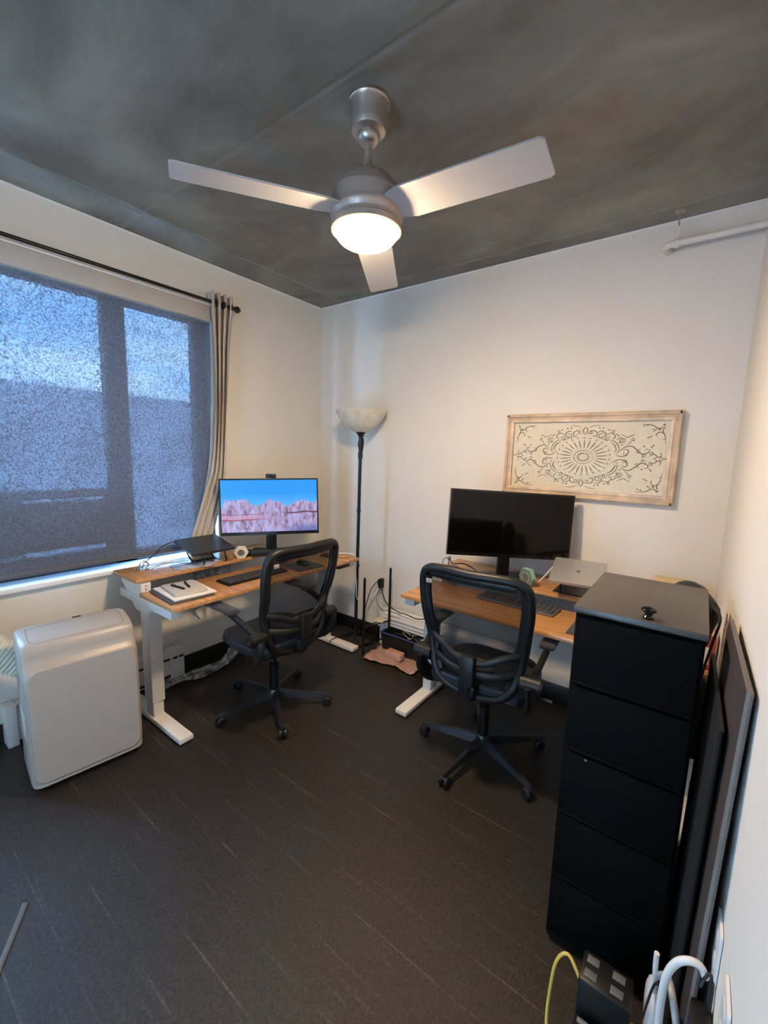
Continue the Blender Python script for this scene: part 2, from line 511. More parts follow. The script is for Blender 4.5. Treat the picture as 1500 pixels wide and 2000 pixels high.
def finish(o, smooth=True):
    me = o.data
    if smooth:
        for p in me.polygons:
            p.use_smooth = True
        try:
            me.set_sharp_from_angle(angle=R(38))
        except Exception:
            pass
def obj(name, bm, m, parent=None, local=False, smooth=True, solid=0.0, matrix=None):
    bmesh.ops.remove_doubles(bm, verts=bm.verts, dist=1e-6)
    bmesh.ops.recalc_face_normals(bm, faces=bm.faces)
    if matrix is not None:
        bmesh.ops.transform(bm, matrix=matrix, verts=bm.verts)
    off = None
    if parent is not None and not local:
        bmesh.ops.transform(bm, matrix=parent_world(parent).inverted(), verts=bm.verts)
    elif parent is None and not local:
        xs = [v.co for v in bm.verts]
        off = Vector((sum(v.x for v in xs)/len(xs), sum(v.y for v in xs)/len(xs), min(v.z for v in xs)))
        bmesh.ops.translate(bm, vec=-off, verts=bm.verts)
    me = bpy.data.meshes.new(name)
    bm.to_mesh(me)
    bm.free()
    o = bpy.data.objects.new(name, me)
    COL.objects.link(o)
    if off is not None:
        o.location = off
    me.materials.append(m)
    if parent is not None:
        o.parent = parent
    finish(o, smooth)
    if solid:
        md = o.modifiers.new('solid', 'SOLIDIFY'); md.thickness = solid; md.offset = 0
    return o
def parent_world(o):
    M = Matrix.LocRotScale(o.location, o.rotation_euler, o.scale)
    if o.parent:
        return parent_world(o.parent) @ M
    return M
def thing(name, label, cat, loc=(0, 0, 0), rz=0, group=None):
    o = bpy.data.objects.new(name, None)
    o.empty_display_size = 0.05
    COL.objects.link(o)
    o.location = loc
    o.rotation_euler = (0, 0, rz)
    o['label'] = label
    o['category'] = cat
    if group:
        o['group'] = group
    return o
def tag(o, label, cat, group=None):
    o['label'] = label
    o['category'] = cat
    if group:
        o['group'] = group
    return o
def struct(name, bm, m, **k):
    o = obj(name, bm, m, local=True, **k)
    o['kind'] = 'structure'
    return o
def dup(root, loc, rz, label):
    r = root.copy(); COL.objects.link(r); r.location = loc; r.rotation_euler = (0, 0, rz); r['label'] = label
    for ch in list(root.children):
        c = ch.copy(); COL.objects.link(c); c.parent = r
        for g in list(ch.children):
            d = g.copy(); COL.objects.link(d); d.parent = c
    return r
def bx(*a, **k):
    b = NB(); box(b, *a, **k); return b
def tb(pts, r, **k):
    b = NB(); tube(b, pts, r, **k); return b

# ---------------------------------------------------------------- room
H = 2.7
YB = -4.1
def wr(y):           # the right wall runs very slightly out of square
    return 2.828 - 0.006*y
b = NB(); box(b, -0.2, 3.1, YB-0.1, 0.1, -0.06, 0.0)
struct('floor', b, carpet(), smooth=False)
b = NB(); box(b, -0.2, 3.1, YB-0.1, 0.1, H, H+0.08)
struct('ceiling', b, concrete(), smooth=False)
# left wall with the window opening
WY0, WY1, WZ0, WZ1 = -2.80, -1.00, 0.795, 2.45
b = NB()
box(b, -0.2, 0, YB, 0, 0, WZ0)
box(b, -0.2, 0, YB, 0, WZ1, H)
box(b, -0.2, 0, WY1, 0, WZ0, WZ1)
box(b, -0.2, 0, YB, WY0, WZ0, WZ1)
struct('wall_left', b, M_wall, smooth=False)
struct('wall_back', bx(-0.2, 3.1, 0, 0.12, 0, H), M_wall, smooth=False)
b = NB()
q = [(wr(0), 0), (wr(YB), YB), (wr(YB)+0.1, YB), (wr(0)+0.1, 0)]
prism(b, q, H, Matrix.Identity(4))
struct('wall_right', b, M_wall, smooth=False)
b = NB()
box(b, -0.2, 1.45, YB-0.1, YB, 0, H); box(b, 2.35, 3.1, YB-0.1, YB, 0, H); box(b, 1.45, 2.35, YB-0.1, YB, 2.1, H)
struct('wall_front', b, M_wall, smooth=False)
struct('wall_hall', bx(0.9, 2.9, -4.6, -4.5, 0, H), M_wall, smooth=False)
# baseboards
struct('baseboard_left', bx(0, 0.013, YB, 0, 0, 0.10, bev=.003), M_base)
struct('baseboard_back', bx(0.013, wr(0), -0.013, 0, 0, 0.10, bev=.003), M_base)
b = NB(); prism(b, [(wr(0)-.013, -.013), (wr(YB)-.013, YB), (wr(YB), YB), (wr(0), -.013)], 0.10, Matrix.Identity(4))
struct('baseboard_right', b, M_base)
# pale caulk line where walls meet the ceiling
b = NB(); box(b, 0, wr(0), -0.006, 0, H-0.008, H); box(b, 0, 0.006, YB, 0, H-0.008, H)
struct('trim_1', b, M_sill)

# window: dark frame, mullion, a lower sash on the left, panes
b = NB()
FX0, FX1 = -0.17, -0.11
box(b, FX0, FX1, WY0, WY1, 2.335, WZ1)
box(b, FX0, FX1, WY0, WY1, WZ0, 0.86)
box(b, FX0, FX1, -1.085, WY1, WZ0, WZ1)
box(b, FX0, FX1, WY0, WY0+.07, WZ0, WZ1)
box(b, FX0, FX1, -1.625, -1.505, WZ0, WZ1)
box(b, FX0, FX1, -2.50, -2.42, WZ0, WZ1)
box(b, FX0+.01, FX1+.005, -2.42, -1.625, 1.215, 1.262)
box(b, FX0+.01, FX1+.005, -2.42, -1.625, 0.86, 0.90)
box(b, FX0+.01, FX1+.005, -1.66, -1.625, 0.86, 1.24)
fr_ = struct('window_1', b, M_winframe, smooth=False)
b = NB(); box(b, -0.145, -0.141, WY0+.05, WY1-.05, 0.85, 2.34)
pane = obj('pane', b, M_pane, fr_)
obj('insect_screen', bx(-0.128, -0.127, -2.42, -1.66, .965, 1.20), see_through('insect_screen', (.03, .03, .032), .8, .30), fr_, smooth=False)
obj('sash_rail', bx(FX0+.01, FX1+.01, -2.42, -1.63, .935, .965), M_winframe, fr_)
struct('trim_2', bx(-0.2, 0.035, WY0, WY1, 0.772, 0.797, bev=.004), M_sill)   # window sill

# roller shade
root = thing('roller_shade', 'grey woven roller shade drawn down over the wide window', 'window shade', (0.02, -1.75, 0.85))
obj('valance', bx(-0.005, 0.06, -2.46, -1.055, 2.322, 2.418, bev=.006), M_cass, root)
obj('valance_lit_edge', bx(0.0, 0.066, -2.46, -1.05, 2.418, 2.430, bev=.003), M_white, root)  # white strip paints the lit top edge of the valance
b = NB(); box(b, 0.016, 0.0175, -2.44, -1.035, 0.86, 2.33)
obj('shade_cloth', b, M_shade, root, smooth=False)
obj('hem_bar', bx(0.008, 0.026, -2.44, -1.035, 0.842, 0.872, bev=.004), mat('hem_bar_grey', (0.10, 0.10, 0.11), 0.6), root)

# curtain rod and curtain
root = thing('curtain_rod', 'black metal curtain rod above the window shade', 'curtain rod', (0.10, -1.9, 2.43))
b = NB(); cyl(b, (0.10, -3.4, 2.435), (0.10, -0.905, 2.435), 0.0095)
obj('rod', b, M_blackmetal, root)
b = NB(); lathe(b, [(0, -.022), (.012, -.02), (.021, -.008), (.022, .004), (.014, .018), (.011, .03), (0, .03)], (0.10, -0.885, 2.435), 20, Matrix.Rotation(R(90), 4, 'X'))
obj('finial', b, M_blackmetal, root)
for yy in (-1.02, -2.6):
    b = NB(); cyl(b, (0.0, yy, 2.435), (0.10, yy, 2.435), 0.006); cyl(b, (0, yy, 2.435), (.006, yy, 2.435), .02)
    obj('bracket', b, M_blackmetal, root)
root = thing('curtain', 'beige linen curtain pulled aside at the right end of the rod', 'curtain', (0.07, -1.05, 0.4))
LV = [(2.50, -1.072, -.915), (2.42, -1.070, -.915), (2.2, -1.063, -.945), (1.9, -1.062, -.965), (1.6, -1.075, -.985), (1.4, -1.10, -.995), (1.2, -1.15, -1.01), (1.0, -1.205, -1.045), (.88, -1.235, -1.07), (.75, -1.235, -1.06), (.6, -1.24, -1.03), (.45, -1.25, -1.0)]
LV = smooth_path([Vector((a, c, d)) for a, c, d in LV], 5)
b = NB(); rows = []
for lv in LV:
    z, yl, yr = lv
    row = []
    k_ = max(0, min(1, (z-.86)/.5))
    cx = 0.026 + 0.050*k_; amp = 0.017 + 0.022*k_
    for i in range(49):
        t_ = i/48
        row.append(b.verts.new((cx + amp*math.sin(t_*2*PI*3.6+.6+.5*math.sin(z*2.2)) , yl + (yr-yl)*t_ + 0.010*math.sin(t_*2*PI*7.2+z), z)))
    rows.append(row)
for A, B in zip(rows, rows[1:]):
    for i in range(48):
        b.faces.new((A[i], A[i+1], B[i+1], B[i]))
obj('curtain_cloth', b, M_curtain, root, solid=0.003)
for t_ in (-1.045, -.985, -.935):
    b = NB(); lathe(b, [(.014, -.003), (.024, -.003), (.024, .003), (.014, .003), (.014, -.003)], (0.10, t_, 2.435), 20, Matrix.Rotation(R(90), 4, 'X'))
    obj('grommet', b, M_blackmetal, root)

# neighbouring building and planting seen dimly through the shade
M_ext = mat('pale_render', (0.30, 0.33, 0.40), 0.8, noise=0.1, nscale=.6)
M_extd = mat('dark_cladding', (0.035, 0.035, 0.04), 0.8, noise=0.4, nscale=1.5)
b = NB(); box(b, -26, -18, -40, 22, -9, 3.72)
rt_ = obj('neighbouring_building', b, M_ext, None)
tag(rt_, 'pale flat-roofed building across the way behind the window shade', 'building')
for zz in (0.6, -2.6):
    for k in range(14):
        yy = -30 + k*3.4
        obj('window', bx(-18.02, -17.97, yy, yy+1.7, zz, zz+1.5), mat('far_window_glass', (0.20, 0.23, 0.29), 0.3), rt_)
b = NB(); box(b, -6.2, -5.2, -9, -0.90, -9, 0.70)
box(b, -6.3, -5.1, -9.1, -0.86, 0.66, 0.74)
lo = obj('annexe', b, M_extd, None)
tag(lo, 'low dark annexe roof outside the lower left window pane', 'building')

# ---------------------------------------------------------------- baseboard heaters
M_dkslot = mat('heater_slot', (0.02, 0.02, 0.02), 0.6)
root = thing('baseboard_heater', 'white baseboard heater under the window behind the portable air conditioner', 'heater', (0.035, -1.77, 0), group=None)
b = NB(); prism(b, [(0, 0.02), (0.066, 0.02), (0.070, 0.14), (0.045, 0.20), (0, 0.205)], 0.87, axes((0.013, -1.335, 0), (1, 0, 0), (0, 0, 1)))
obj('housing', b, M_white, root, smooth=False)
obj('slot', bx(0.080, 0.0855, -2.15, -1.40, 0.148, 0.160), M_dkslot, root)
obj('slot', bx(0.078, 0.0845, -2.15, -1.40, 0.030, 0.048), M_dkslot, root)
obj('end_cap', bx(0.013, 0.092, -2.235, -2.19, 0.0, 0.212, bev=.004), M_white, root)
obj('end_cap', bx(0.013, 0.092, -1.42, -1.33, 0.0, 0.212, bev=.004), M_white, root)
for k in range(2):
    obj('vent', bx(0.0915, 0.0935, -1.405+k*.04, -1.375+k*.04, 0.15, 0.165), M_dkslot, root)
root = thing('baseboard_heater', 'white slatted baseboard heater on the back wall behind the cable bin', 'heater', (1.3, -0.04, 0.0))
b = NB(); prism(b, [(0, 0.10), (-0.055, 0.105), (-0.072, 0.16), (-0.060, 0.255), (0, 0.285)], 1.05, axes((0.80, -0.013, 0), (0, 1, 0), (0, 0, 1)))
obj('housing', b, M_white, root, smooth=False)
for z_ in (.135, .165, .195, .225):
    obj('slat', bx(0.815, 1.84, -0.092, -0.078, z_, z_+.010, bev=.002), M_white, root)
obj('end_cap', bx(0.775, 0.815, -0.092, -0.013, 0.0, 0.29, bev=.004), M_white, root)

# ---------------------------------------------------------------- ceiling fan
FCX, FCY = 1.670, -1.437
root = thing('ceiling_fan', 'brushed nickel three blade ceiling fan with a lit bowl lamp', 'ceiling fan', (FCX, FCY, 2.2))
b = NB(); lathe(b, [(0, 2.70), (.070, 2.70), (.072, 2.688), (.066, 2.68), (.066, 2.625), (.058, 2.605), (.040, 2.597), (.040, 2.583), (.030, 2.570), (.016, 2.565), (0, 2.565)], (FCX, FCY, 0))
obj('canopy', b, M_nickel, root)
b = NB(); cyl(b, (FCX, FCY, 2.46), (FCX, FCY, 2.60), .0125); lathe(b, [(0, 2.462), (.036, 2.462), (.034, 2.478), (.018, 2.492), (.015, 2.515), (0, 2.515)], (FCX, FCY, 0))
obj('downrod', b, M_nickeldk, root)
b = NB(); lathe(b, [(0, 2.468), (.045, 2.467), (.085, 2.452), (.112, 2.425), (.122, 2.400), (.126, 2.398), (.126, 2.392), (.121, 2.389), (.121, 2.352), (.127, 2.350), (.129, 2.343), (.127, 2.333), (.118, 2.322), (.118, 2.312), (.124, 2.306), (.124, 2.288), (.112, 2.281), (0, 2.281)], (FCX, FCY, 0), 56)
obj('motor_housing', b, M_nickeldk, root)
M_bowl = mat('lit_bowl_glass', (0.9, 0.85, 0.75), 0.3, emit=((1.0, 0.72, 0.45), LAMP))
b = NB(); lathe(b, [(.110, 2.290), (.110, 2.283), (.106, 2.272), (.095, 2.259), (.076, 2.248), (.050, 2.241), (.022, 2.2375), (0, 2.237)], (FCX, FCY, 0), 48)
obj('light_bowl', b, M_bowl, root)
for a in (1.5, 121, 241):
    bl = NB()
    prism(bl, [(0.115, -.056), (.17, -.070), (.612, -.069), (.624, -.060), (.624, .060), (.612, .069), (.17, .070), (.115, .056)], 0.006, Matrix.Identity(4))
    M = Matrix.Translation((FCX, FCY, 2.345)) @ Matrix.Rotation(R(a), 4, 'Z') @ Matrix.Rotation(R(2.4), 4, 'Y') @ Matrix.Rotation(R(-10.5), 4, 'X')
    bmesh.ops.transform(bl, matrix=M, verts=bl.verts)
    blade = obj('blade', bl, M_blade, root, smooth=False)
    br = NB(); box(br, 0.09, .17, -.032, .032, 0.006, .012, bev=.003)
    bmesh.ops.transform(br, matrix=M, verts=br.verts)
    obj('blade_iron', br, M_nickeldk, blade)

# ---------------------------------------------------------------- sprinkler pipe
root = thing('sprinkler_pipe', 'white painted pipe hung under the ceiling at the upper right', 'pipe', (2.6, -0.10, 2.55))
b = NB(); tube(b, [(2.458, -0.012, 2.555), (2.445, -0.05, 2.555), (2.455, -0.088, 2.555), (2.49, -0.10, 2.555), (2.60, -0.10, 2.555), (2.826, -0.10, 2.555)], .0165, seg=14)
obj('pipe', b, mat('painted_pipe', (0.70, 0.67, 0.62), .4), root)
b = NB(); cyl(b, (2.495, -.10, 2.62), (2.495, -.10, 2.70), .004); box(b, 2.475, 2.515, -.12, -.08, 2.694, 2.70)
obj('hanger_rod', b, M_nickeldk, root)
b = NB(); lathe(b, [(.0165, -.01), (.021, -.01), (.021, .01), (.0165, .01), (.0165, -.01)], (2.495, -.10, 2.555), 20, Matrix.Rotation(R(90), 4, 'Y')); box(b, 2.487, 2.503, -.106, -.094, 2.573, 2.630, bev=.002)
obj('hanger_clamp', b, mat('painted_pipe', (0, 0, 0)), root)

# ---------------------------------------------------------------- wall art
AX0, AX1, AZ0, AZ1 = 1.688, 2.606, 1.283, 1.776
root = thing('framed_wall_panel', 'cream embossed scrollwork panel in a whitewashed wood frame on the back wall', 'wall art', ((AX0+AX1)/2, -0.02, AZ0))
FWD = 0.050
for nm, (x0, x1, z0, z1) in dict(t=(AX0, AX1, AZ1-FWD, AZ1), b=(AX0, AX1, AZ0, AZ0+FWD), l=(AX0, AX0+FWD, AZ0+FWD, AZ1-FWD), r=(AX1-FWD, AX1, AZ0+FWD, AZ1-FWD)).items():
    horiz = nm in 'tb'
    b = NB()
    box(b, x0, x1, -0.032, -0.002, z0, z1, bev=.003)
    if horiz:
        box(b, x0, x1, -0.040, -0.03, z0 + (.030 if nm == 't' else .004), z1 - (.004 if nm == 't' else .030), bev=.003)
    else:
        box(b, x0+(.030 if nm == 'r' else .004), x1-(.004 if nm == 'r' else .030), -0.040, -0.03, z0-.046, z1+.046, bev=.003)
    r_ = obj('frame_rail', b, M_framew, root)
    b = NB()
    if horiz:
        zz = z0+.008 if nm == 't' else z1-.008
        box(b, x0+FWD-.014, x1-FWD+.014, -.037, -.03, zz-.008, zz+.008, bev=.002)
    else:
        xx = x1-.008 if nm == 'l' else x0+.008
        box(b, xx-.008, xx+.008, -.0365, -.03, z0-.014, z1+.014, bev=.002)
    obj('bead', b, M_framew2, r_)
obj('metal_sheet', bx(AX0+.04, AX1-.04, -0.020, -0.010, AZ0+.04, AZ1-.04), M_cream, root)
ACX, ACZ = (AX0+AX1)/2, (AZ0+AZ1)/2
HW, HH = (AX1-AX0)/2-FWD, (AZ1-AZ0)/2-FWD
def ap(u, v, d=-0.0205):
    return Vector((ACX+u, d, ACZ+v))
def spiral(cx, cy, r, a0, turns, sgn=1, n=14, tail=None):
    pts = []
    for k in range(n+1):
        t_ = k/n
        a = a0 + sgn*turns*2*PI*t_
        rr = r*(1-.78*t_)
        pts.append((cx+rr*math.cos(a), cy+rr*math.sin(a)))
    return pts
dark = NB(); cream = NB()
def stroke(pts, rd=.0016, mirror='xy', shadow=True):
    for sx_ in ((1, -1) if 'x' in mirror else (1,)):
        for sy_ in ((1, -1) if 'y' in mirror else (1,)):
            P = [ap(u*sx_, v*sy_) for u, v in pts]
            tube(cream, P, rd*1.7, n=4, seg=6, flat=.5, flatdir=(0, 1, 0))
            if shadow:  # dark offset copy paints a shadow beside each raised stroke
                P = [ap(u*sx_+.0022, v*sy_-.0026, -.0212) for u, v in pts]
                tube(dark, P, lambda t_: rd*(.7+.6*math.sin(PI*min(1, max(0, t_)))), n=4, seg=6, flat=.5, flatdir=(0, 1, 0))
def dot(u, v, r=.004, ru=None, mirror='xy', ang=0):
    for sx_ in ((1, -1) if 'x' in mirror else (1,)):
        for sy_ in ((1, -1) if 'y' in mirror else (1,)):
            lathe(dark, [(0, 0), (1, .2), (0, .9)], ap(u*sx_, v*sy_, -.0200), 10, Matrix.Rotation(R(90), 4, 'X') @ Matrix.Rotation(ang*sx_*sy_, 4, 'Z') @ Matrix.Diagonal((ru or r, r, .0025, 1)))
def oval(a, bb, rd=.0016, n=40, sh=True):
    P = [(a*math.cos(2*PI*k/n), bb*math.sin(2*PI*k/n)) for k in range(n+1)]
    stroke(P, rd, mirror='', shadow=sh)
oval(.150, .112, .002, sh=False); oval(.158, .120, .0012, sh=False); oval(.050, .038, .0013); oval(.030, .022, .0012); oval(.068, .050, .0010, sh=False)
for k in range(26):
    a = 2*PI*(k+.5)/26
    stroke([(.066*math.cos(a), .050*math.sin(a)), (.10*math.cos(a), .076*math.sin(a)), (.128*math.cos(a), .097*math.sin(a))], .0022, mirror='')
    lathe(dark, [(0, 0), (1, .2), (0, .9)], ap(.140*math.cos(a), .105*math.sin(a), -.0200), 8, Matrix.Rotation(R(90), 4, 'X') @ Matrix.Rotation(-math.atan2(.8*math.cos(a), -math.sin(a))+0, 4, 'Z') @ Matrix.Diagonal((.0062, .0026, .0025, 1)))
    lathe(cream, [(0, 0), (1, .2), (0, .9)], ap(.060*math.cos(a), .045*math.sin(a), -.0200), 8, Matrix.Rotation(R(90), 4, 'X') @ Matrix.Diagonal((.004, .004, .004, 1)))
for k in range(14):
    a = 2*PI*(k+.5)/14
    stroke([(.020*math.cos(a), .015*math.sin(a)), (.038*math.cos(a), .029*math.sin(a))], .0018, mirror='')
# scrolls to the sides, above and below
stroke([(.150, .030), (.175, .012), (.205, .010), (.225, .028), (.222, .045), (.205, .046), (.203, .034)], .0022)
stroke([(.160, .062), (.182, .040), (.205, .058), (.235, .066), (.262, .050), (.290, .025), (.315, .030), (.325, .045), (.312, .052), (.305, .043)], .0024)
stroke([(.130, .085), (.150, .075), (.165, .050), (.160, .030)], .0028)
stroke([(.325, .012), (.345, .024), (.362, .012), (.350, .003)], .0018)
stroke([(.345, .0), (.372, .012), (.392, .0)], .0018); stroke([(.372, .0), (.380, .020), (.374, .034)], .0014)
stroke([(.395, .0), (.412, .0)], .0016, mirror='x'); dot(.400, 0, .004, .008, 'x')
stroke([(.0, .125), (.012, .150), (.0, .172)], .0020); stroke([(.012, .128), (.035, .150), (.060, .140), (.062, .122), (.046, .118), (.044, .130)], .0022)
stroke([(.060, .135), (.085, .148), (.108, .130), (.100, .114), (.088, .120)], .0022)
stroke([(.105, .125), (.135, .135), (.155, .120), (.150, .105), (.140, .110)], .0020)
stroke([(.020, .165), (.045, .176), (.080, .178)], .0012)
stroke([(.165, .098), (.180, .108), (.200, .104), (.210, .092)], .0018); stroke([(.170, .082), (.190, .090), (.205, .080)], .0015)
stroke([(.185, .128), (.215, .112), (.235, .122), (.250, .126)], .0016); stroke([(.215, .070), (.230, .082), (.235, .095)], .0013)
for u, v in ((.175, .118), (.165, .125), (.195, .068), (.30, .062), (.335, .058), (.342, .066), (.075, .162), (.095, .160), (.125, .150)):
    dot(u, v, .0032, .005)
for u, v, a_, r_ in ((.085, .118, .3, .017), (.118, .103, .2, .013), (.188, .088, -.4, .015), (.215, .020, 2.2, .012), (.275, .036, .8, .013), (.335, .030, 2.6, .010), (.30, .012, .0, .011), (.245, .100, 1.2, .010), (.145, .142, .6, .010), (.030, .140, 1.8, .012)):
    stroke(spiral(u, v, r_, a_, 1.15), .0017)
stroke([(.128, .096), (.150, .092), (.172, .070), (.180, .045), (.172, .022)], .0018)
stroke([(.060, .112), (.090, .106), (.118, .092)], .0016)
# corner ornaments
for sgn in (1,):
    cx_, cz_ = HW-.018, HH-.016
    stroke([(cx_, cz_-.10), (cx_-.006, cz_-.06), (cx_-.026, cz_-.040), (cx_-.045, cz_-.052), (cx_-.040, cz_-.066)], .0020)
    stroke([(cx_-.115, cz_), (cx_-.070, cz_-.004), (cx_-.045, cz_-.022), (cx_-.060, cz_-.040)], .0020)
    stroke([(cx_-.01, cz_-.01), (cx_-.03, cz_-.022), (cx_-.05, cz_-.015)], .0022); stroke([(cx_-.008, cz_-.012), (cx_-.018, cz_-.035), (cx_-.008, cz_-.05)], .0022)
    stroke([(cx_-.06, cz_-.06), (cx_-.085, cz_-.075)], .0018)
    for u, v, r_ in ((-.012, -.008, .005), (-.03, -.03, .004), (-.085, -.006, .004), (-.10, -.012, .003), (-.003, -.08, .004), (-.055, -.03, .0035), (-.078, -.07, .003)):
        dot(cx_+u, cz_+v, r_, r_*1.6, ang=.6)
for sx_ in (1, -1):
    stroke([(sx_*(HW-.010), -.075), (sx_*(HW-.010), .075)], .0012, mirror='', shadow=False)
for sy_ in (1, -1):
    stroke([(-.26, sy_*(HH-.010)), (-.07, sy_*(HH-.010))], .0012, mirror='x', shadow=False)
obj('scroll_relief', cream, M_cream2, root)
obj('stroke_shadows_and_dots', dark, M_orn, root)  # painted shadows of the strokes, plus the dark dots

# ---------------------------------------------------------------- standing desks
def build_desk(root, M, L, rearlen, LS):
    # local frame: x along length (0..L), y from the front edge (0) towards the wall (+), z up
    def P(name, bm, m, par=root, **k):
        return obj(name, bm, m, par, matrix=M, **k)
    tp = P('desktop', bx(0, L, 0, .365, .708, .730, bev=.004), M_wood)
    P('raised_shelf', bx(-.01, LS, .372, rearlen, .780, .800, bev=.004), M_wood)
    for x in (.035, L-.035):
        b = NB(); box(b, x-.034, x+.034, .270, .365, .12, .66, bev=.004); box(b, x-.029, x+.029, .276, .359, .030, .13, bev=.004)
        lg = P('leg', b, M_white)
        b = NB(); box(b, x-.037, x+.037, -.012, .575, .008, .036, bev=.004); P('foot', b, M_white)
        for y in (.03, .54):
            b = NB(); cyl(b, (x, y, 0), (x, y, .010), .018); P('levelling_pad', b, M_black)
        b = NB(); box(b, x-.03, x+.03, .04, .62, .66, .708, bev=.003); P('side_rail', b, M_white)
    for x in (.035, LS-.035):
        # riser bracket holding the raised shelf
        b = NB()
        prism(b, [(.33, .730), (.373, .730), (.373, .778), (.60, .778), (.60, .755), (.43, .62), (.33, .62)], .004, M0(x-.026))
        prism(b, [(.33, .730), (.373, .730), (.373, .778), (.60, .778), (.60, .755), (.43, .62), (.33, .62)], .004, M0(x+.022))
        box(b, x-.026, x+.026, .362, .372, .70, .778)
        br = P('riser_bracket', b, M_white)
        for z in (.744, .763):
            b = NB(); cyl(b, (x-.0, .3615, z), (x-.0, .358, z), .0045); P('bolt', b, M_nickeldk, br)
    P('crossbeam', bx(.06, L-.06, .295, .345, .650, .690, bev=.003), M_white)
    P('control_box', bx(.09, .30, .20, .29, .655, .70, bev=.004), M_black)
    hs = P('height_switch', bx(L-.22, L-.10, .005, .055, .682, .707, bev=.004), M_black)
def M0(x):
    return axes((x, 0, 0), (0, 1, 0), (0, 0, 1))
# desk by the window: local x -> +y world, local y -> -x world
dA = thing('standing_desk', 'white-legged two-level wooden standing desk under the window', 'desk', (0.40, -1.0, 0))
MA = Matrix(((0, -1, 0, 0.715), (1, 0, 0, -1.698), (0, 0, 1, 0), (0, 0, 0, 1)))
build_desk(dA, MA, 1.405, .665, 1.03)
dB = thing('standing_desk', 'white-legged two-level wooden standing desk against the back wall', 'desk', (2.1, -.4, 0))
MB_ = Matrix(((1, 0, 0, 1.418), (0, 1, 0, -0.762), (0, 0, 1, 0), (0, 0, 0, 1)))
build_desk(dB, MB_, 1.40, .715, 1.40)

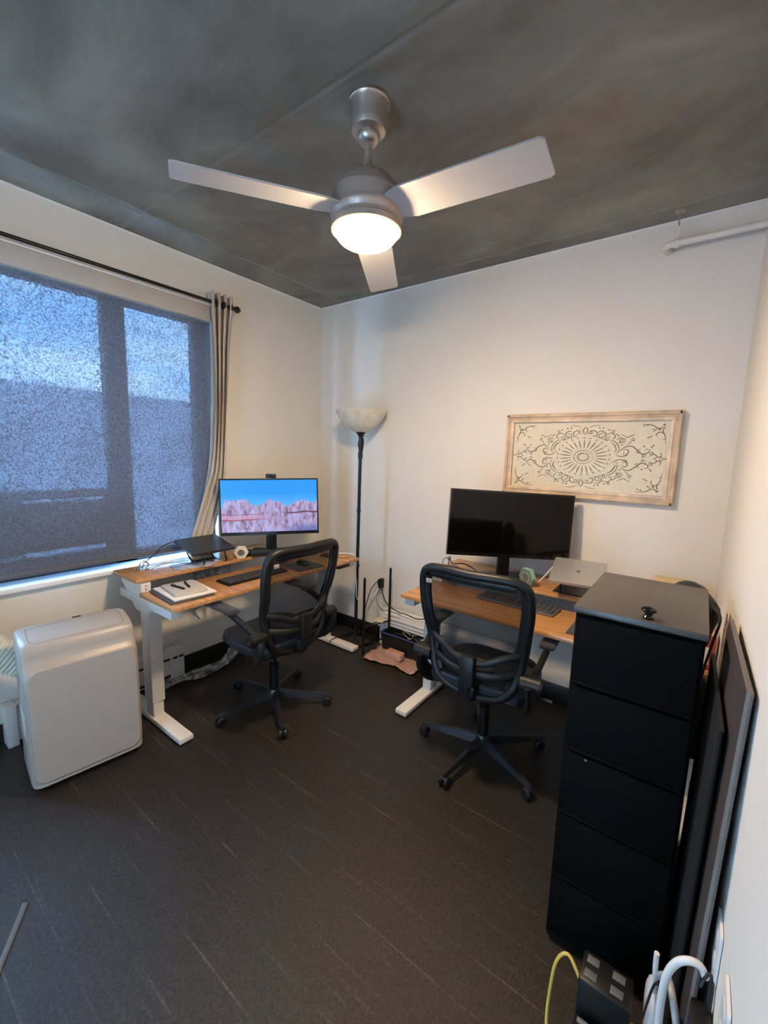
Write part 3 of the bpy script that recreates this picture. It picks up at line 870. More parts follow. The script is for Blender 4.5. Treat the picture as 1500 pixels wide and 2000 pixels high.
# ---------------------------------------------------------------- office chairs
def make_chair(label):
    t = thing('office_chair', label, 'chair', (0, 0, 0), 0, group=None)
    def P(name, bm, m, par=t, **k):
        return obj(name, bm, m, par, local=True, **k)
    # five star base and casters
    b = NB(); lathe(b, [(0, .115), (.030, .115), (.036, .105), (.038, .060), (.030, .055), (0, .055)])
    for k in range(5):
        a = 2*PI*k/5
        M = Matrix.Rotation(a, 4, 'Z')
        c_ = bmesh.new()
        secs = [(.02, .022, .105, .058), (.10, .020, .100, .060), (.22, .015, .084, .056), (.312, .011, .074, .054), (.327, .006, .070, .056)]
        rings = []
        for (x, w, z1, z0) in secs:
            rings.append([c_.verts.new(p) for p in ((x, -w, z0), (x, w, z0), (x, w*.55, z1), (x, -w*.55, z1))])
        for A, B in zip(rings, rings[1:]):
            for q_ in range(4):
                c_.faces.new((A[q_], A[(q_+1) % 4], B[(q_+1) % 4], B[q_]))
        c_.faces.new(rings[0][::-1]); c_.faces.new(rings[-1])
        join(b, c_, M)
    base = P('base', b, mat('glossy_nylon_base', (0.016, 0.017, 0.02), 0.28))
    for k in range(5):
        a = 2*PI*k/5
        b = NB()
        cyl(b, (.315, 0, .045), (.315, 0, .066), .006)
        for s in (-1, 1):
            lathe(b, [(0, -.009), (.022, -.009), (.026, -.004), (.026, .004), (.022, .009), (0, .009)], (.315, s*.0135, .027), 20, Matrix.Rotation(R(90), 4, 'X'))
        box(b, .295, .335, -.010, .010, .032, .052, bev=.006)
        bmesh.ops.transform(b, matrix=Matrix.Rotation(a, 4, 'Z'), verts=b.verts)
        P('caster', b, M_black, base)
    b = NB(); cyl(b, (0, 0, .10), (0, 0, .27), .026); cyl(b, (0, 0, .26), (0, 0, .40), .014)
    P('gas_lift', b, M_blackg)
    b = NB(); box(b, -.09, .09, -.14, .12, .375, .425, bev=.012); tube(b, [(.09, .02, .40), (.17, .03, .395), (.27, .03, .385)], .006); tube(b, [(-.09, -.02, .40), (-.20, -.02, .39)], .006); cyl(b, (.27, .03, .385), (.31, .03, .383), .010)
    P('tilt_mechanism', b, M_black)
    # seat: waterfall front, tapered plan
    b = NB(); rows = []
    ny, nx = 16, 16
    for j in range(ny+1):
        v = j/ny
        y = -.22 + .50*v
        hw = .215 + .04*math.sin(PI*min(1, v*1.15)) - .05*max(0, v-.75)/.25*0.6
        rows.append([Vector((hw*(2*i/nx-1), y + (-.05*(2*i/nx-1)**4 if j == ny else -.03*(2*i/nx-1)**4*v + .02*(2*i/nx-1)**4*(1-v)), .492 + .012*((2*i/nx-1)**2) - .045*max(0, (v-.65)/.35)**2 - .014*abs(2*i/nx-1)**8*2)) for i in range(nx+1)])
    top = [[b.verts.new(p) for p in r_] for r_ in rows]
    bot = [[b.verts.new((p.x*.95, p.y*.96, p.z-.050)) for p in r_] for r_ in rows]
    for G, fl in ((top, 1), (bot, -1)):
        for j in range(ny):
            for i in range(nx):
                b.faces.new((G[j][i], G[j][i+1], G[j+1][i+1], G[j+1][i]))
    for j in range(ny):
        b.faces.new((top[j][0], top[j+1][0], bot[j+1][0], bot[j][0])); b.faces.new((top[j][nx], top[j+1][nx], bot[j+1][nx], bot[j][nx]))
    for i in range(nx):
        b.faces.new((top[0][i], top[0][i+1], bot[0][i+1], bot[0][i])); b.faces.new((top[ny][i], top[ny][i+1], bot[ny][i+1], bot[ny][i]))
    seat = P('seat', b, M_seat)
    md = seat.modifiers.new('bev', 'BEVEL'); md.width = .012; md.segments = 3; md.angle_limit = R(50)
    b = NB(); box(b, -.21, .21, -.19, .20, .418, .450, bev=.014); P('seat_shell', b, M_black)
    # back: hoop frame leaning back, narrower towards the seat
    def yb(z):
        return -.215 - .045*max(0, (z-.70)/.30)**1.2 + .035*math.exp(-((z-.62)/.10)**2) + (.03*max(0, (.55-z)/.12))
    prof = [(0, 1.014), (.12, 1.016), (.200, 1.008), (.238, .972), (.245, .88), (.236, .78), (.222, .68), (.205, .58), (.180, .50), (.13, .450), (.06, .432), (0, .428)]
    right = [Vector((x, yb(z) - .030*(1-(x/.25)**2)*(1 if z > .9 else .6), z)) for x, z in prof]
    loop = right + [Vector((-p.x, p.y, p.z)) for p in right[-2:0:-1]]
    b = NB()
    tube(b, loop, .021, n=6, seg=12, closed=True, flat=1.0)
    for s in (-1, 1):     # widened flat sides of the hoop
        tube(b, [Vector((s*(x-.010), yb(z), z)) for x, z in prof[3:9]], .028, n=5, seg=10, flat=.6, flatdir=(0, 1, 0))
    tube(b, [Vector((x-.0, yb(.985)-.03*(1-(x/.25)**2), .992)) for x in (-.19, -.1, 0, .1, .19)], .025, n=4, seg=10, flat=.6, flatdir=(0, 1, 0))
    back = P('back_frame', b, M_black)
    # sheer mesh
    b = NB(); g = []
    nz_, nx_ = 18, 12
    for j in range(nz_+1):
        z = .50 + (.998-.50)*j/nz_
        pr = [(p[1], p[0]) for p in prof]
        hw = 0
        for (z1, x1), (z2, x2) in zip(pr[2:], pr[3:]):
            if z2 <= z <= z1:
                hw = x1 + (x2-x1)*(z1-z)/(z1-z2); break
        g.append([b.verts.new((hw*(2*i/nx_-1), yb(z) - .03*(1-(2*i/nx_-1)**2) + .004, z)) for i in range(nx_+1)])
    for j in range(nz_):
        for i in range(nx_):
            b.faces.new((g[j][i], g[j][i+1], g[j+1][i+1], g[j+1][i]))
    P('back_mesh', b, M_mesh)
    # lumbar support: winged crossbar, centre block and spine
    b = NB()
    tube(b, [(-.215, yb(.66)-.012, .672), (-.15, -.232, .655), (-.07, -.248, .615), (0, -.252, .605), (.07, -.248, .615), (.15, -.232, .655), (.215, yb(.66)-.012, .672)], .017, seg=10, flat=.7, flatdir=(0, 1, 0))
    tube(b, [(-.20, yb(.58)-.005, .580), (-.10, -.240, .560), (0, -.248, .555), (.10, -.240, .560), (.20, yb(.58)-.005, .580)], .022, seg=10, flat=.5, flatdir=(0, 1, 0))
    P('lumbar_support', b, M_black)
    b = NB(); box(b, -.10, .10, -.226, -.214, .53, .62, bev=.012); P('lumbar_pad', b, M_fabric)
    b = NB(); box(b, -.035, .035, -.290, -.245, .50, .645, bev=.012); box(b, -.040, .040, -.275, -.12, .445, .505, bev=.015); tube(b, [(0, -.26, .52), (0, -.25, .46), (0, -.20, .425), (0, -.08, .41)], .03, seg=10)
    P('spine', b, M_black)
    # flip-up arms
    for s in (-1, 1):
        b = NB()
        cyl(b, (s*.215, -.19, .560), (s*.300, -.19, .560), .034, seg=24); cyl(b, (s*.300, -.19, .560), (s*.306, -.19, .560), .026, seg=24)
        tube(b, [(s*.262, -.185, .575), (s*.270, -.10, .615), (s*.275, .00, .648), (s*.275, .06, .655)], .019, seg=10, flat=.75, flatdir=(1, 0, 0))
        tube(b, [(s*.258, -.20, .555), (s*.262, -.20, .50), (s*.240, -.16, .440), (s*.17, -.10, .420)], lambda t_: .050-.018*t_, seg=12, flat=.42, flatdir=(1, 0, 0))
        ar = P('armrest', b, M_black)
        b = NB(); box(b, s*.275-.035, s*.275+.035, -.035, .215, .655, .682, bev=.013, seg=3); P('arm_pad', b, M_fabric, ar)
        b = NB(); cyl(b, (s*.307, -.19, .560), (s*.309, -.19, .560), .007, seg=12); P('pivot_screw', b, M_steel, ar)
    b = NB(); box(b, -.218, -.186, yb(.95)-.03, yb(.95)-.024, .938, .958, bev=.002)
    P('size_tag', b, mat('tag_tan', (.25, .22, .20), .6))
    return t
ch1 = make_chair('black mesh-back office chair facing the window desk and lit screen')
for o_ in ch1.children:
    if o_.name.startswith('base'):
        base1 = o_
ch2 = dup(ch1, (1.955, -.765, 0), R(3), 'black mesh-back office chair pushed up to the back-wall desk')
ch1.location = (.805, -1.165, 0); ch1.rotation_euler = (0, 0, R(90))
for o_ in ch1.children:
    if o_.name.startswith('base'):
        o_.rotation_euler = (0, 0, R(41-90))
for o_ in ch2.children:
    if o_.name.startswith('base'):
        o_.rotation_euler = (0, 0, R(46-3))

# ---------------------------------------------------------------- monitors
def frame_from(pTL, pTR, pB):
    pTL, pTR, pB = Vector(pTL), Vector(pTR), Vector(pB)
    x = (pTR-pTL); x.z = 0; x.normalize()
    return x
def screen_mat():
    m = bpy.data.materials.new('lit_desert_wallpaper')
    m.use_nodes = True
    t = m.node_tree; N = t.nodes; L = t.links
    b = N['Principled BSDF']
    b.inputs['Base Color'].default_value = (0.01, 0.01, 0.01, 1); b.inputs['Roughness'].default_value = 0.25
    uv = N.new('ShaderNodeTexCoord'); sp = N.new('ShaderNodeSeparateXYZ'); L.new(uv.outputs['Generated'], sp.inputs['Vector'])
    U, Vv = sp.outputs['X'], sp.outputs['Z']
    def math_(op, a, b_, c=None):
        n = N.new('ShaderNodeMath'); n.operation = op
        for i, s in enumerate((a, b_, c)):
            if s is None: continue
            if isinstance(s, (int, float)): n.inputs[i].default_value = s
            else: L.new(s, n.inputs[i])
        return n.outputs[0]
    ramp = N.new('ShaderNodeValToRGB'); L.new(U, ramp.inputs['Fac'])
    pts = [(0, .47), (.02, .5), (.05, .635), (.09, .60), (.25, .64), (.29, .56), (.34, .505), (.42, .53), (.46, .57), (.50, .645), (.54, .59), (.565, .56), (.59, .60), (.63, .54), (.67, .48), (.71, .51), (.77, .57), (.83, .60), (.90, .59), (.93, .55), (1, .57)]
    e = ramp.color_ramp.elements
    e[0].position = 0; e[0].color = (pts[0][1],)*3+(1,)
    e[1].position = 1; e[1].color = (pts[-1][1],)*3+(1,)
    for p, v in pts[1:-1]:
        k = e.new(p); k.color = (v, v, v, 1)
    nn = N.new('ShaderNodeTexNoise'); nn.inputs['Scale'].default_value = 30; nn.inputs['Detail'].default_value = 4
    cmb = N.new('ShaderNodeCombineXYZ'); L.new(U, cmb.inputs[0]); L.new(nn.inputs['Vector'].links[0].from_socket if nn.inputs['Vector'].links else cmb.outputs[0], nn.inputs['Vector'])
    ridge = math_('ADD', ramp.outputs['Color'], math_('MULTIPLY_ADD', nn.outputs['Fac'], .05, -.025))
    d = math_('SUBTRACT', ridge, Vv)
    mask = N.new('ShaderNodeMapRange'); mask.inputs['From Min'].default_value = -.008; mask.inputs['From Max'].default_value = .008; L.new(d, mask.inputs['Value'])
    sky = N.new('ShaderNodeValToRGB'); L.new(Vv, sky.inputs['Fac'])
    sky.color_ramp.elements[0].position = .5; sky.color_ramp.elements[0].color = (0.10, 0.45, 0.90, 1)
    sky.color_ramp.elements[1].position = .75; sky.color_ramp.elements[1].color = (0.002, 0.31, 1.0, 1)
    # fluted rock
    mpn = N.new('ShaderNodeMapping'); mpn.inputs['Scale'].default_value = (26, 1, 5)
    L.new(uv.outputs['Generated'], mpn.inputs['Vector'])
    rk = N.new('ShaderNodeTexNoise'); rk.inputs['Scale'].default_value = 1; rk.inputs['Detail'].default_value = 5; rk.inputs['Distortion'].default_value = 1.0
    L.new(mpn.outputs['Vector'], rk.inputs['Vector'])
    rr = N.new('ShaderNodeValToRGB'); L.new(rk.outputs['Fac'], rr.inputs['Fac'])
    rr.color_ramp.elements[0].position = .33; rr.color_ramp.elements[0].color = (0.14, 0.08, 0.16, 1)
    rr.color_ramp.elements[1].position = .62; rr.color_ramp.elements[1].color = (0.46, 0.42, 0.78, 1)
    k = rr.color_ramp.elements.new(.45); k.color = (0.38, 0.27, 0.46, 1)
    k = rr.color_ramp.elements.new(.75); k.color = (0.62, 0.48, 0.62, 1)
    # red strata
    n3 = N.new('ShaderNodeTexNoise'); n3.inputs['Scale'].default_value = 3.0; n3.inputs['Detail'].default_value = 2
    L.new(uv.outputs['Generated'], n3.inputs['Vector'])
    wob = math_('MULTIPLY_ADD', n3.outputs['Fac'], .12, -.06)
    def band(v0, w, hard=.01):
        dd = math_('ABSOLUTE', math_('SUBTRACT', math_('ADD', Vv, wob), v0), 0)
        q = N.new('ShaderNodeMapRange'); q.inputs['From Min'].default_value = w; q.inputs['From Max'].default_value = w+hard; q.inputs['To Min'].default_value = 1; q.inputs['To Max'].default_value = 0
        L.new(dd, q.inputs['Value']); return q.outputs['Result']
    def mix(f, a, c):
        n = N.new('ShaderNodeMix'); n.data_type = 'RGBA'
        L.new(f, n.inputs['Factor']); L.new(a, n.inputs['A'])
        if isinstance(c, tuple): n.inputs['B'].default_value = c
        else: L.new(c, n.inputs['B'])
        return n.outputs['Result']
    lf = N.new('ShaderNodeMapRange'); lf.inputs['From Min'].default_value = .55; lf.inputs['From Max'].default_value = .30; L.new(U, lf.inputs['Value'])
    rgt = N.new('ShaderNodeMapRange'); rgt.inputs['From Min'].default_value = .6; rgt.inputs['From Max'].default_value = .7; L.new(U, rgt.inputs['Value'])
    rock = mix(math_('MULTIPLY', math_('MULTIPLY', band(.275, .03, .02), lf.outputs['Result']), .8), rr.outputs['Color'], (0.60, 0.30, 0.46, 1))
    rock = mix(math_('MULTIPLY', math_('MULTIPLY', band(.235, .006), lf.outputs['Result']), .85), rock, (0.30, 0.02, 0.05, 1))
    rock = mix(math_('MULTIPLY', math_('MULTIPLY', band(.36, .008), rgt.outputs['Result']), .9), rock, (0.08, 0.01, 0.03, 1))
    rock = mix(math_('MULTIPLY', math_('MULTIPLY', band(.345, .004), lf.outputs['Result']), .7), rock, (0.22, 0.04, 0.10, 1))
    rt2 = N.new('ShaderNodeMapRange'); rt2.inputs['From Min'].default_value = .62; rt2.inputs['From Max'].default_value = .8; L.new(U, rt2.inputs['Value'])
    lo_ = N.new('ShaderNodeMapRange'); lo_.inputs['From Min'].default_value = .16; lo_.inputs['From Max'].default_value = .05; L.new(Vv, lo_.inputs['Value'])
    rock = mix(math_('MULTIPLY', math_('MULTIPLY', rt2.outputs['Result'], lo_.outputs['Result']), .8), rock, (0.10, 0.14, 0.42, 1))
    ec = mix(mask.outputs['Result'], sky.outputs['Color'], rock)
    L.new(ec, b.inputs['Emission Color']); b.inputs['Emission Strength'].default_value = 1.0
    return m
def monitor(root, tl, tr, bl, thick_mat, screen_m, bez=(.010, .010, .010, .022)):
    """corner points of the front face; builds local bezel, screen, back"""
    tl, tr, bl = Vector(tl), Vector(tr), Vector(bl)
    x = tr-tl; w = x.length
    z = tl-bl; h = z.length
    M = axes(bl, x, z)            # local x right, y up, z toward viewer
    def P(name, bm, m, par=root, **k):
        return obj(name, bm, m, par, matrix=M, **k)
    l, r_, t_, b_ = bez
    P('screen_bezel', (lambda B: (box(B, 0, l, 0, h, -.02, .0015), box(B, w-r_, w, 0, h, -.02, .0015), box(B, l, w-r_, h-t_, h, -.02, .0015), box(B, l, w-r_, 0, b_, -.02, .0015), B)[-1])(NB()), M_blackg, smooth=False)
    B = NB(); box(B, 0, w, 0, h, -.030, -.018, bev=.005); box(B, w*.12, w*.88, h*.1, h*.8, -.055, -.025, bev=.012)
    P('back_shell', B, M_black)
    # screen as a mesh whose generated axes follow the picture (x right, z up)
    B = NB(); box(B, l, w-r_, -.001, 0, b_, h-t_)
    me = bpy.data.meshes.new('screen'); bmesh.ops.recalc_face_normals(B, faces=B.faces); B.to_mesh(me); B.free()
    o = bpy.data.objects.new('screen', me); COL.objects.link(o); me.materials.append(screen_m)
    o.parent = root
    M2 = Matrix((Vector((M.col[0][0], M.col[0][1], M.col[0][2])), -Vector((M.col[2][0], M.col[2][1], M.col[2][2])), Vector((M.col[1][0], M.col[1][1], M.col[1][2])))).transposed().to_4x4()
    M2.translation = bl
    o.matrix_local = parent_world(root).inverted() @ M2
    return M, w, h
# monitor on the window desk
mA = thing('monitor', 'widescreen monitor showing a blue sky over red desert rocks', 'monitor', (.30, -.86, .80))
Mm, w_, h_ = monitor(mA, (.170, -1.090, 1.315), (.600, -.605, 1.331), (.186, -1.102, .934), None, screen_mat())
nrm = Vector((Mm.col[2][0], Mm.col[2][1], 0)).normalized()
xd = Vector((Mm.col[0][0], Mm.col[0][1], 0)).normalized()
cA = Vector((.393, -.853, 0))
def dirbox(c, dx, x0, x1, y0, y1, z0, z1, bev=.004):
    """box in a frame: x along dx, y along left-normal of dx"""
    dx = Vector((dx[0], dx[1], 0)).normalized()
    M = axes((c[0], c[1], 0), dx, (-dx.y, dx.x, 0))
    b = NB(); box(b, x0, x1, y0, y1, z0, z1, bev=bev); bmesh.ops.transform(b, matrix=M, verts=b.verts)
    return b
st = cA - nrm*.135
obj('stand_column', dirbox(cA, xd, -.035, .035, .055, .085, .815, 1.08), M_black, mA)
obj('stand_foot', dirbox(cA, xd, -.13, .13, .0, .16, .801, .816, bev=.005), M_black, mA)
wc = thing('webcam', 'small black webcam perched on the desert-wallpaper monitor', 'webcam', (.385, -.86, 1.335))
cW = Vector((.395, -.850, 0))
obj('body', dirbox(cW, xd, -.034, .034, -.030, .012, 1.327, 1.355, bev=.006), M_black, wc)
b = NB(); pc = cW + nrm*.030; cyl(b, (pc.x, pc.y, 1.341), (pc.x+nrm.x*.004, pc.y+nrm.y*.004, 1.341), .009); obj('lens', b, M_blackg, wc)
# black sound bar / dock under that monitor
o_ = obj('sound_bar', dirbox(cA - nrm*.03 + Vector((0, 0, 0)), xd, -.17, .12, -.085, -.035, .8005, .845, bev=.01), M_black); tag(o_, 'long black speaker bar lying below the desert-wallpaper monitor', 'speaker')
# monitor on the back-wall desk
mB = thing('monitor', 'large switched-off black monitor on the back-wall desk', 'monitor', (1.86, -.33, .80))
M_off = mat('dark_glass_screen', (0.002, 0.002, 0.002), 0.06, spec=0.25)
Mm2, w2, h2 = monitor(mB, (1.577, -.556, 1.332), (2.130, -.104, 1.306), (1.592, -.570, .955), None, M_off, (.008, .008, .010, .020))
nr2 = Vector((Mm2.col[2][0], Mm2.col[2][1], 0)).normalized(); xd2 = Vector((Mm2.col[0][0], Mm2.col[0][1], 0)).normalized()
cB = Vector((1.86, -.335, 0))
obj('stand_column', dirbox(cB, xd2, -.035, .035, .050, .080, .815, 1.08), M_black, mB)
obj('stand_foot', dirbox(cB, xd2, -.14, .14, -.045, .15, .801, .815, bev=.005), M_black, mB)

# ---------------------------------------------------------------- laptops on stands
def laptop(name, label, corners, m_body, foot_z, thick=.014, stand_m=M_grey, logo=None):
    a, b2, c, d = [Vector(p) for p in corners]      # rear-left, rear-right, front-right, front-left
    root = thing(name, label, 'laptop', (a+c)/2)
    x = (b2-a + c-d); y = (a-d + b2-c)
    w, h = x.length/2, y.length/2
    cen = (a+b2+c+d)/4
    M = axes(cen, x, y)
    B = NB(); prism(B, rrect(w, h, .012), thick*.45, Matrix.Translation((0, 0, -thick*.45)))
    obj('lid', B, m_body, root, matrix=M)
    B = NB(); prism(B, rrect(w, h, .012), thick*.45, Matrix.Translation((0, 0, -thick)))
    obj('body', B, m_body, root, matrix=M)
    if logo == 'fruit':
        # small dark emblem: a round fruit with a bite and a leaf
        P = []
        for k in range(40):
            an = 2*PI*k/40
            r_ = .0105*(1+.10*math.cos(2*an))*(1-.10*math.exp(-((an-PI/2)/.3)**2))
            px_, py_ = r_*math.cos(an), r_*math.sin(an)
            dd = math.hypot(px_-.0135, py_-.001)
            if dd < .0062:
                s_ = .0062/dd
                px_, py_ = .0135+(px_-.0135)*s_, .001+(py_-.001)*s_
            P.append((px_, py_))
        B = NB(); prism(B, P, .0006, Matrix.Identity(4))
        prism(B, [(.0, .0125), (.004, .0145), (.005, .019), (.001, .017)], .0006, Matrix.Identity(4))
        obj('emblem', B, M_grey, root, matrix=M)
    elif logo == 'bar':
        B = NB()
        for k in range(4):
            box(B, -.018+k*.0095, -.011+k*.0095, -.003, .003, 0, .0005)
        obj('emblem', B, M_grey, root, matrix=M)
    return root, M, w, h
# dark laptop on a stand at the window end of the shelf
rA, MlA, wA, hA = laptop('laptop', 'closed dark laptop on a stand beside the window curtain', [(.055, -1.335, .930), (.085, -1.085, .930), (.350, -1.095, .890), (.330, -1.395, .878)], mat('dark_graphite', (0.022, 0.023, 0.026), 0.45), .80, logo='bar')
sA = thing('laptop_stand', 'black folding stand holding up the closed dark laptop', 'stand', (.2, -1.23, .80))
B = NB()
for yy in (-1.31, -1.16):
    tube(B, [(.10, yy, .905), (.13, yy, .86), (.20, yy, .803), (.33, yy, .803), (.335, yy-.01, .868)], .005, n=3, seg=8)
tube(B, [(.20, -1.31, .804), (.20, -1.16, .804)], .005)
obj('wire_legs', B, M_blackmetal, sA)
# silver laptop
rB, MlB, wB_, hB_ = laptop('laptop', 'closed silver laptop on a stand beside the black monitor', [(2.130, -.250, .968), (2.415, -.210, .968), (2.338, -.450, .900), (2.112, -.480, .900)], M_silver, .80, logo='fruit')
sB = thing('laptop_stand', 'dark low stand holding up the closed silver laptop', 'stand', (2.25, -.33, .80))
B = NB()
for xx in (2.17, 2.32):
    tube(B, [(xx, -.24, .945), (xx, -.22, .87), (xx, -.25, .806), (xx, -.36, .806), (xx, -.355, .885)], .006, n=3, seg=8)
box(B, 2.13, 2.36, -.35, -.18, .8005, .806)
obj('frame', B, M_black, sB)

# ---------------------------------------------------------------- small things on the window desk
def hexclock(name, label, c, face_dir, r, m_body, m_face, m_plate=None):
    root = thing(name, label, 'timer', c)
    f = Vector(face_dir).normalized()
    cc = Vector(c) + Vector((0, 0, r*math.cos(PI/6)))
    M = axes(cc - f*.014, Vector((0, 0, 1)).cross(f) , Vector((0, 0, 1)))
    poly = [(r*math.cos(PI/3*k), r*math.sin(PI/3*k)) for k in range(6)]
    B = NB(); prism(B, poly, .028, Matrix.Identity(4)); o = obj('case', B, m_body, root, matrix=M, smooth=False)
    md = o.modifiers.new('bev', 'BEVEL'); md.width = .003; md.segments = 2
    if m_plate:
        B = NB(); prism(B, [(p_[0]*.9, p_[1]*.9) for p_ in poly], .0008, Matrix.Translation((0, 0, .028))); obj('face_plate', B, m_plate, root, matrix=M, smooth=False)
    B = NB(); lathe(B, [(r*.56, .028), (r*.56, .030), (r*.48, .031), (r*.48, .028)], (0, 0, 0), 30); obj('ring', B, m_body, root, matrix=M)
    B = NB(); cyl(B, (0, 0, .026), (0, 0, .0295), r*.46, seg=30); obj('dial', B, m_face, root, matrix=M)
    return root
M_dial = mat('olive_dial', (0.10, 0.10, 0.07), 0.4)
hexclock('hexagon_timer', 'cream hexagonal timer with a dark round dial by the window-desk monitor', (.330, -1.045, .801), (.80, -.70, .12), .046, M_hexw, M_dial)
hexclock('hexagon_timer', 'mint green hexagonal timer under the black monitor', (1.985, -.335, .801), (-.50, -.86, .1), .056, M_mint, mat('mint_dial', (.12, .12, .09), .5), mat('timer_face_grey', (.13, .15, .14), .5))
# magazine and cards under the laptop
o_ = obj('magazine', dirbox((.285, -1.36), (.25, 1), -.11, .12, -.055, .075, .8005, .806, bev=.001), M_mag); tag(o_, 'pale blue magazine lying flat under the dark laptop', 'magazine')
b = NB(); lathe(b, [(0, 0), (.018, 0), (.022, .008), (.016, .018), (.008, .022), (0, .022)], (.318, -1.125, .801), 16); o_ = obj('wooden_bead', b, M_cork); tag(o_, 'small brown wooden bead lying between the magazine and cream timer', 'bead')
# charging cable clip standing on the shelf
cl = thing('cable_clip', 'silver wire cable clip standing near the window end of the shelf', 'cable clip', (.155, -1.60, .80))
b = NB(); tube(b, [(.155, -1.615, .802), (.150, -1.60, .835), (.160, -1.575, .85), (.165, -1.56, .825), (.155, -1.575, .803)], .004, n=5); tube(b, [(.17, -1.60, .802), (.165, -1.585, .84), (.16, -1.56, .835)], .003)
obj('loop', b, M_steel, cl)
b = NB(); box(b, .14, .175, -1.62, -1.56, .8005, .806, bev=.002); obj('foot', b, M_steel, cl)
o_ = obj('charging_cable', tb([(.07, -1.325, .912), (.060, -1.37, .915), (.075, -1.44, .895), (.10, -1.50, .86), (.13, -1.55, .845), (.16, -1.58, .84)], .0035), M_cable_b); tag(o_, 'black charging cable arching from the dark laptop to the cable clip', 'cable')
o_ = obj('charging_cable', tb([(.165, -1.56, .806), (.12, -1.48, .804), (.10, -1.42, .806), (.13, -1.37, .804), (.19, -1.33, .809)], .003), M_cable_w); tag(o_, 'white cable lying on the window desk shelf beside the laptop stand', 'cable')

# notebooks and pens on the desktop
def slab(name, label, cat, c, d, w, h, z0, z1, m, bev=.002):
    o = obj(name, dirbox(c, d, -w/2, w/2, -h/2, h/2, z0, z1, bev=bev), m); return tag(o, label, cat)
nd = (.08, 1)
slab('folio_case', 'dark grey folio lying lowest in the notebook stack', 'folder', (.525, -1.555), nd, .225, .285, .7305, .741, mat('folio_grey', (.07, .068, .065), .6))
slab('writing_pad', 'white writing pad on top of the dark folio', 'paper pad', (.520, -1.535), nd, .225, .275, .7412, .7485, M_paper)
o_ = slab('notebook', 'beige covered notebook topmost in the stack with two pens on it', 'notebook', (.515, -1.535), (.14, 1), .17, .215, .7487, .763, mat('beige_cover', (.50, .46, .41), .55), .005)
def pen(label, a, c):
    root = thing('pen', label, 'pen', a)
    a, c = Vector(a), Vector(c)
    b = NB(); cyl(b, a, c, .0052); cyl(b, c, c+(c-a).normalized()*.010, .0045, .001); obj('barrel', b, M_black, root)
    b = NB(); m_ = a + (c-a)*.05; tube(b, [m_+V(0, 0, .006), m_+(c-a)*.15+V(0, 0, .0085), m_+(c-a)*.33+V(0, 0, .006)], .0014); obj('clip', b, M_blackmetal, root)
pen('black pen lying left on the beige notebook', (.455, -1.575, .769), (.560, -1.560, .769))
pen('black pen lying right on the beige notebook with its cap end towards the window', (.455, -1.500, .769), (.552, -1.525, .769))

def keyboard(label, c, d, w, h, z, m_key, m_body, rows=5):
    root = thing('keyboard', label, 'keyboard', (c[0], c[1], z))
    obj('case', dirbox(c, d, -w/2, w/2, -h/2, h/2, z+.0005, z+.012, bev=.004), m_body, root)
    dx = Vector((d[0], d[1], 0)).normalized(); M = axes((c[0], c[1], z+.012), dx, (-dx.y, dx.x, 0))
    n = 15
    for j in range(rows):
        if j == 0:
            xs = [(0, .12), (.13, .22), (.23, .62), (.63, .72), (.73, 1)]
        else:
            xs = [(i/n+.002, (i+1)/n-.006) for i in range(n)]
        for a, e in xs:
            b = NB(); y0 = -h/2+.008+(h-.016)*j/rows
            box(b, -w/2+.008+(w-.016)*a, -w/2+.008+(w-.016)*e, y0, y0+(h-.016)/rows-.003, 0, .006, bev=.0015, seg=1)
            obj('key', b, m_key, root, matrix=M)
    return root
M_key = mat('charcoal_keys', (0.028, 0.028, 0.03), 0.5)
keyboard('black keyboard lying on the window desk beside the notebooks', (.540, -1.105), (.02, 1), .43, .135, .730, M_key, M_black)
keyboard('grey-black keyboard on the back-wall desk behind the chair', (1.985, -.480), (1, -.04), .42, .135, .730, mat('slate_keys', (0.045, 0.047, 0.06), 0.5), M_grey)
o_ = slab('mouse_pad', 'black mouse pad at the right end of the window desk', 'mouse pad', (.575, -.73), (.1, 1), .22, .22, .7302, .7335, M_fabric, .001)
ms = thing('mouse', 'black computer mouse on the window desk mouse pad', 'mouse', (.56, -.72, .7335))
b = NB(); lathe(b, [(0, 0), (1, 0), (.98, .3), (.8, .75), (.45, .97), (0, 1)], (.56, -.72, .7335), 24, Matrix.Diagonal((.052, .031, .032, 1))); obj('shell', b, M_black, ms)
b = NB(); cyl(b, (.535, -.724, .764), (.535, -.716, .764), .006); obj('scroll_wheel', b, M_grey, ms)
slab('phone', 'black phone lying at the right end of the window desk', 'phone', (.520, -.400), (1, .2), .14, .07, .7305, .739, M_blackg, .003)
b = NB(); lathe(b, [(0, 0), (.045, 0), (.047, .004), (.045, .008), (0, .008)], (.600, -.345, .7305), 30); o_ = obj('coaster', b, mat('light_wood_disc', (.46, .25, .11), .5)); tag(o_, 'round light wood coaster at the right tip of the window desk', 'coaster')
o_ = obj('power_cable', tb([(.50, -.36, .734), (.58, -.325, .748), (.64, -.295, .748), (.655, -.272, .735), (.66, -.262, .68), (.655, -.26, .60), (.655, -.25, .50), (.63, -.20, .36), (.64, -.10, .33), (.69, -.03, .40), (.70, -.02, .43)], .0042), M_cable_w); tag(o_, 'white cable draped over the right end of the window desk', 'cable')

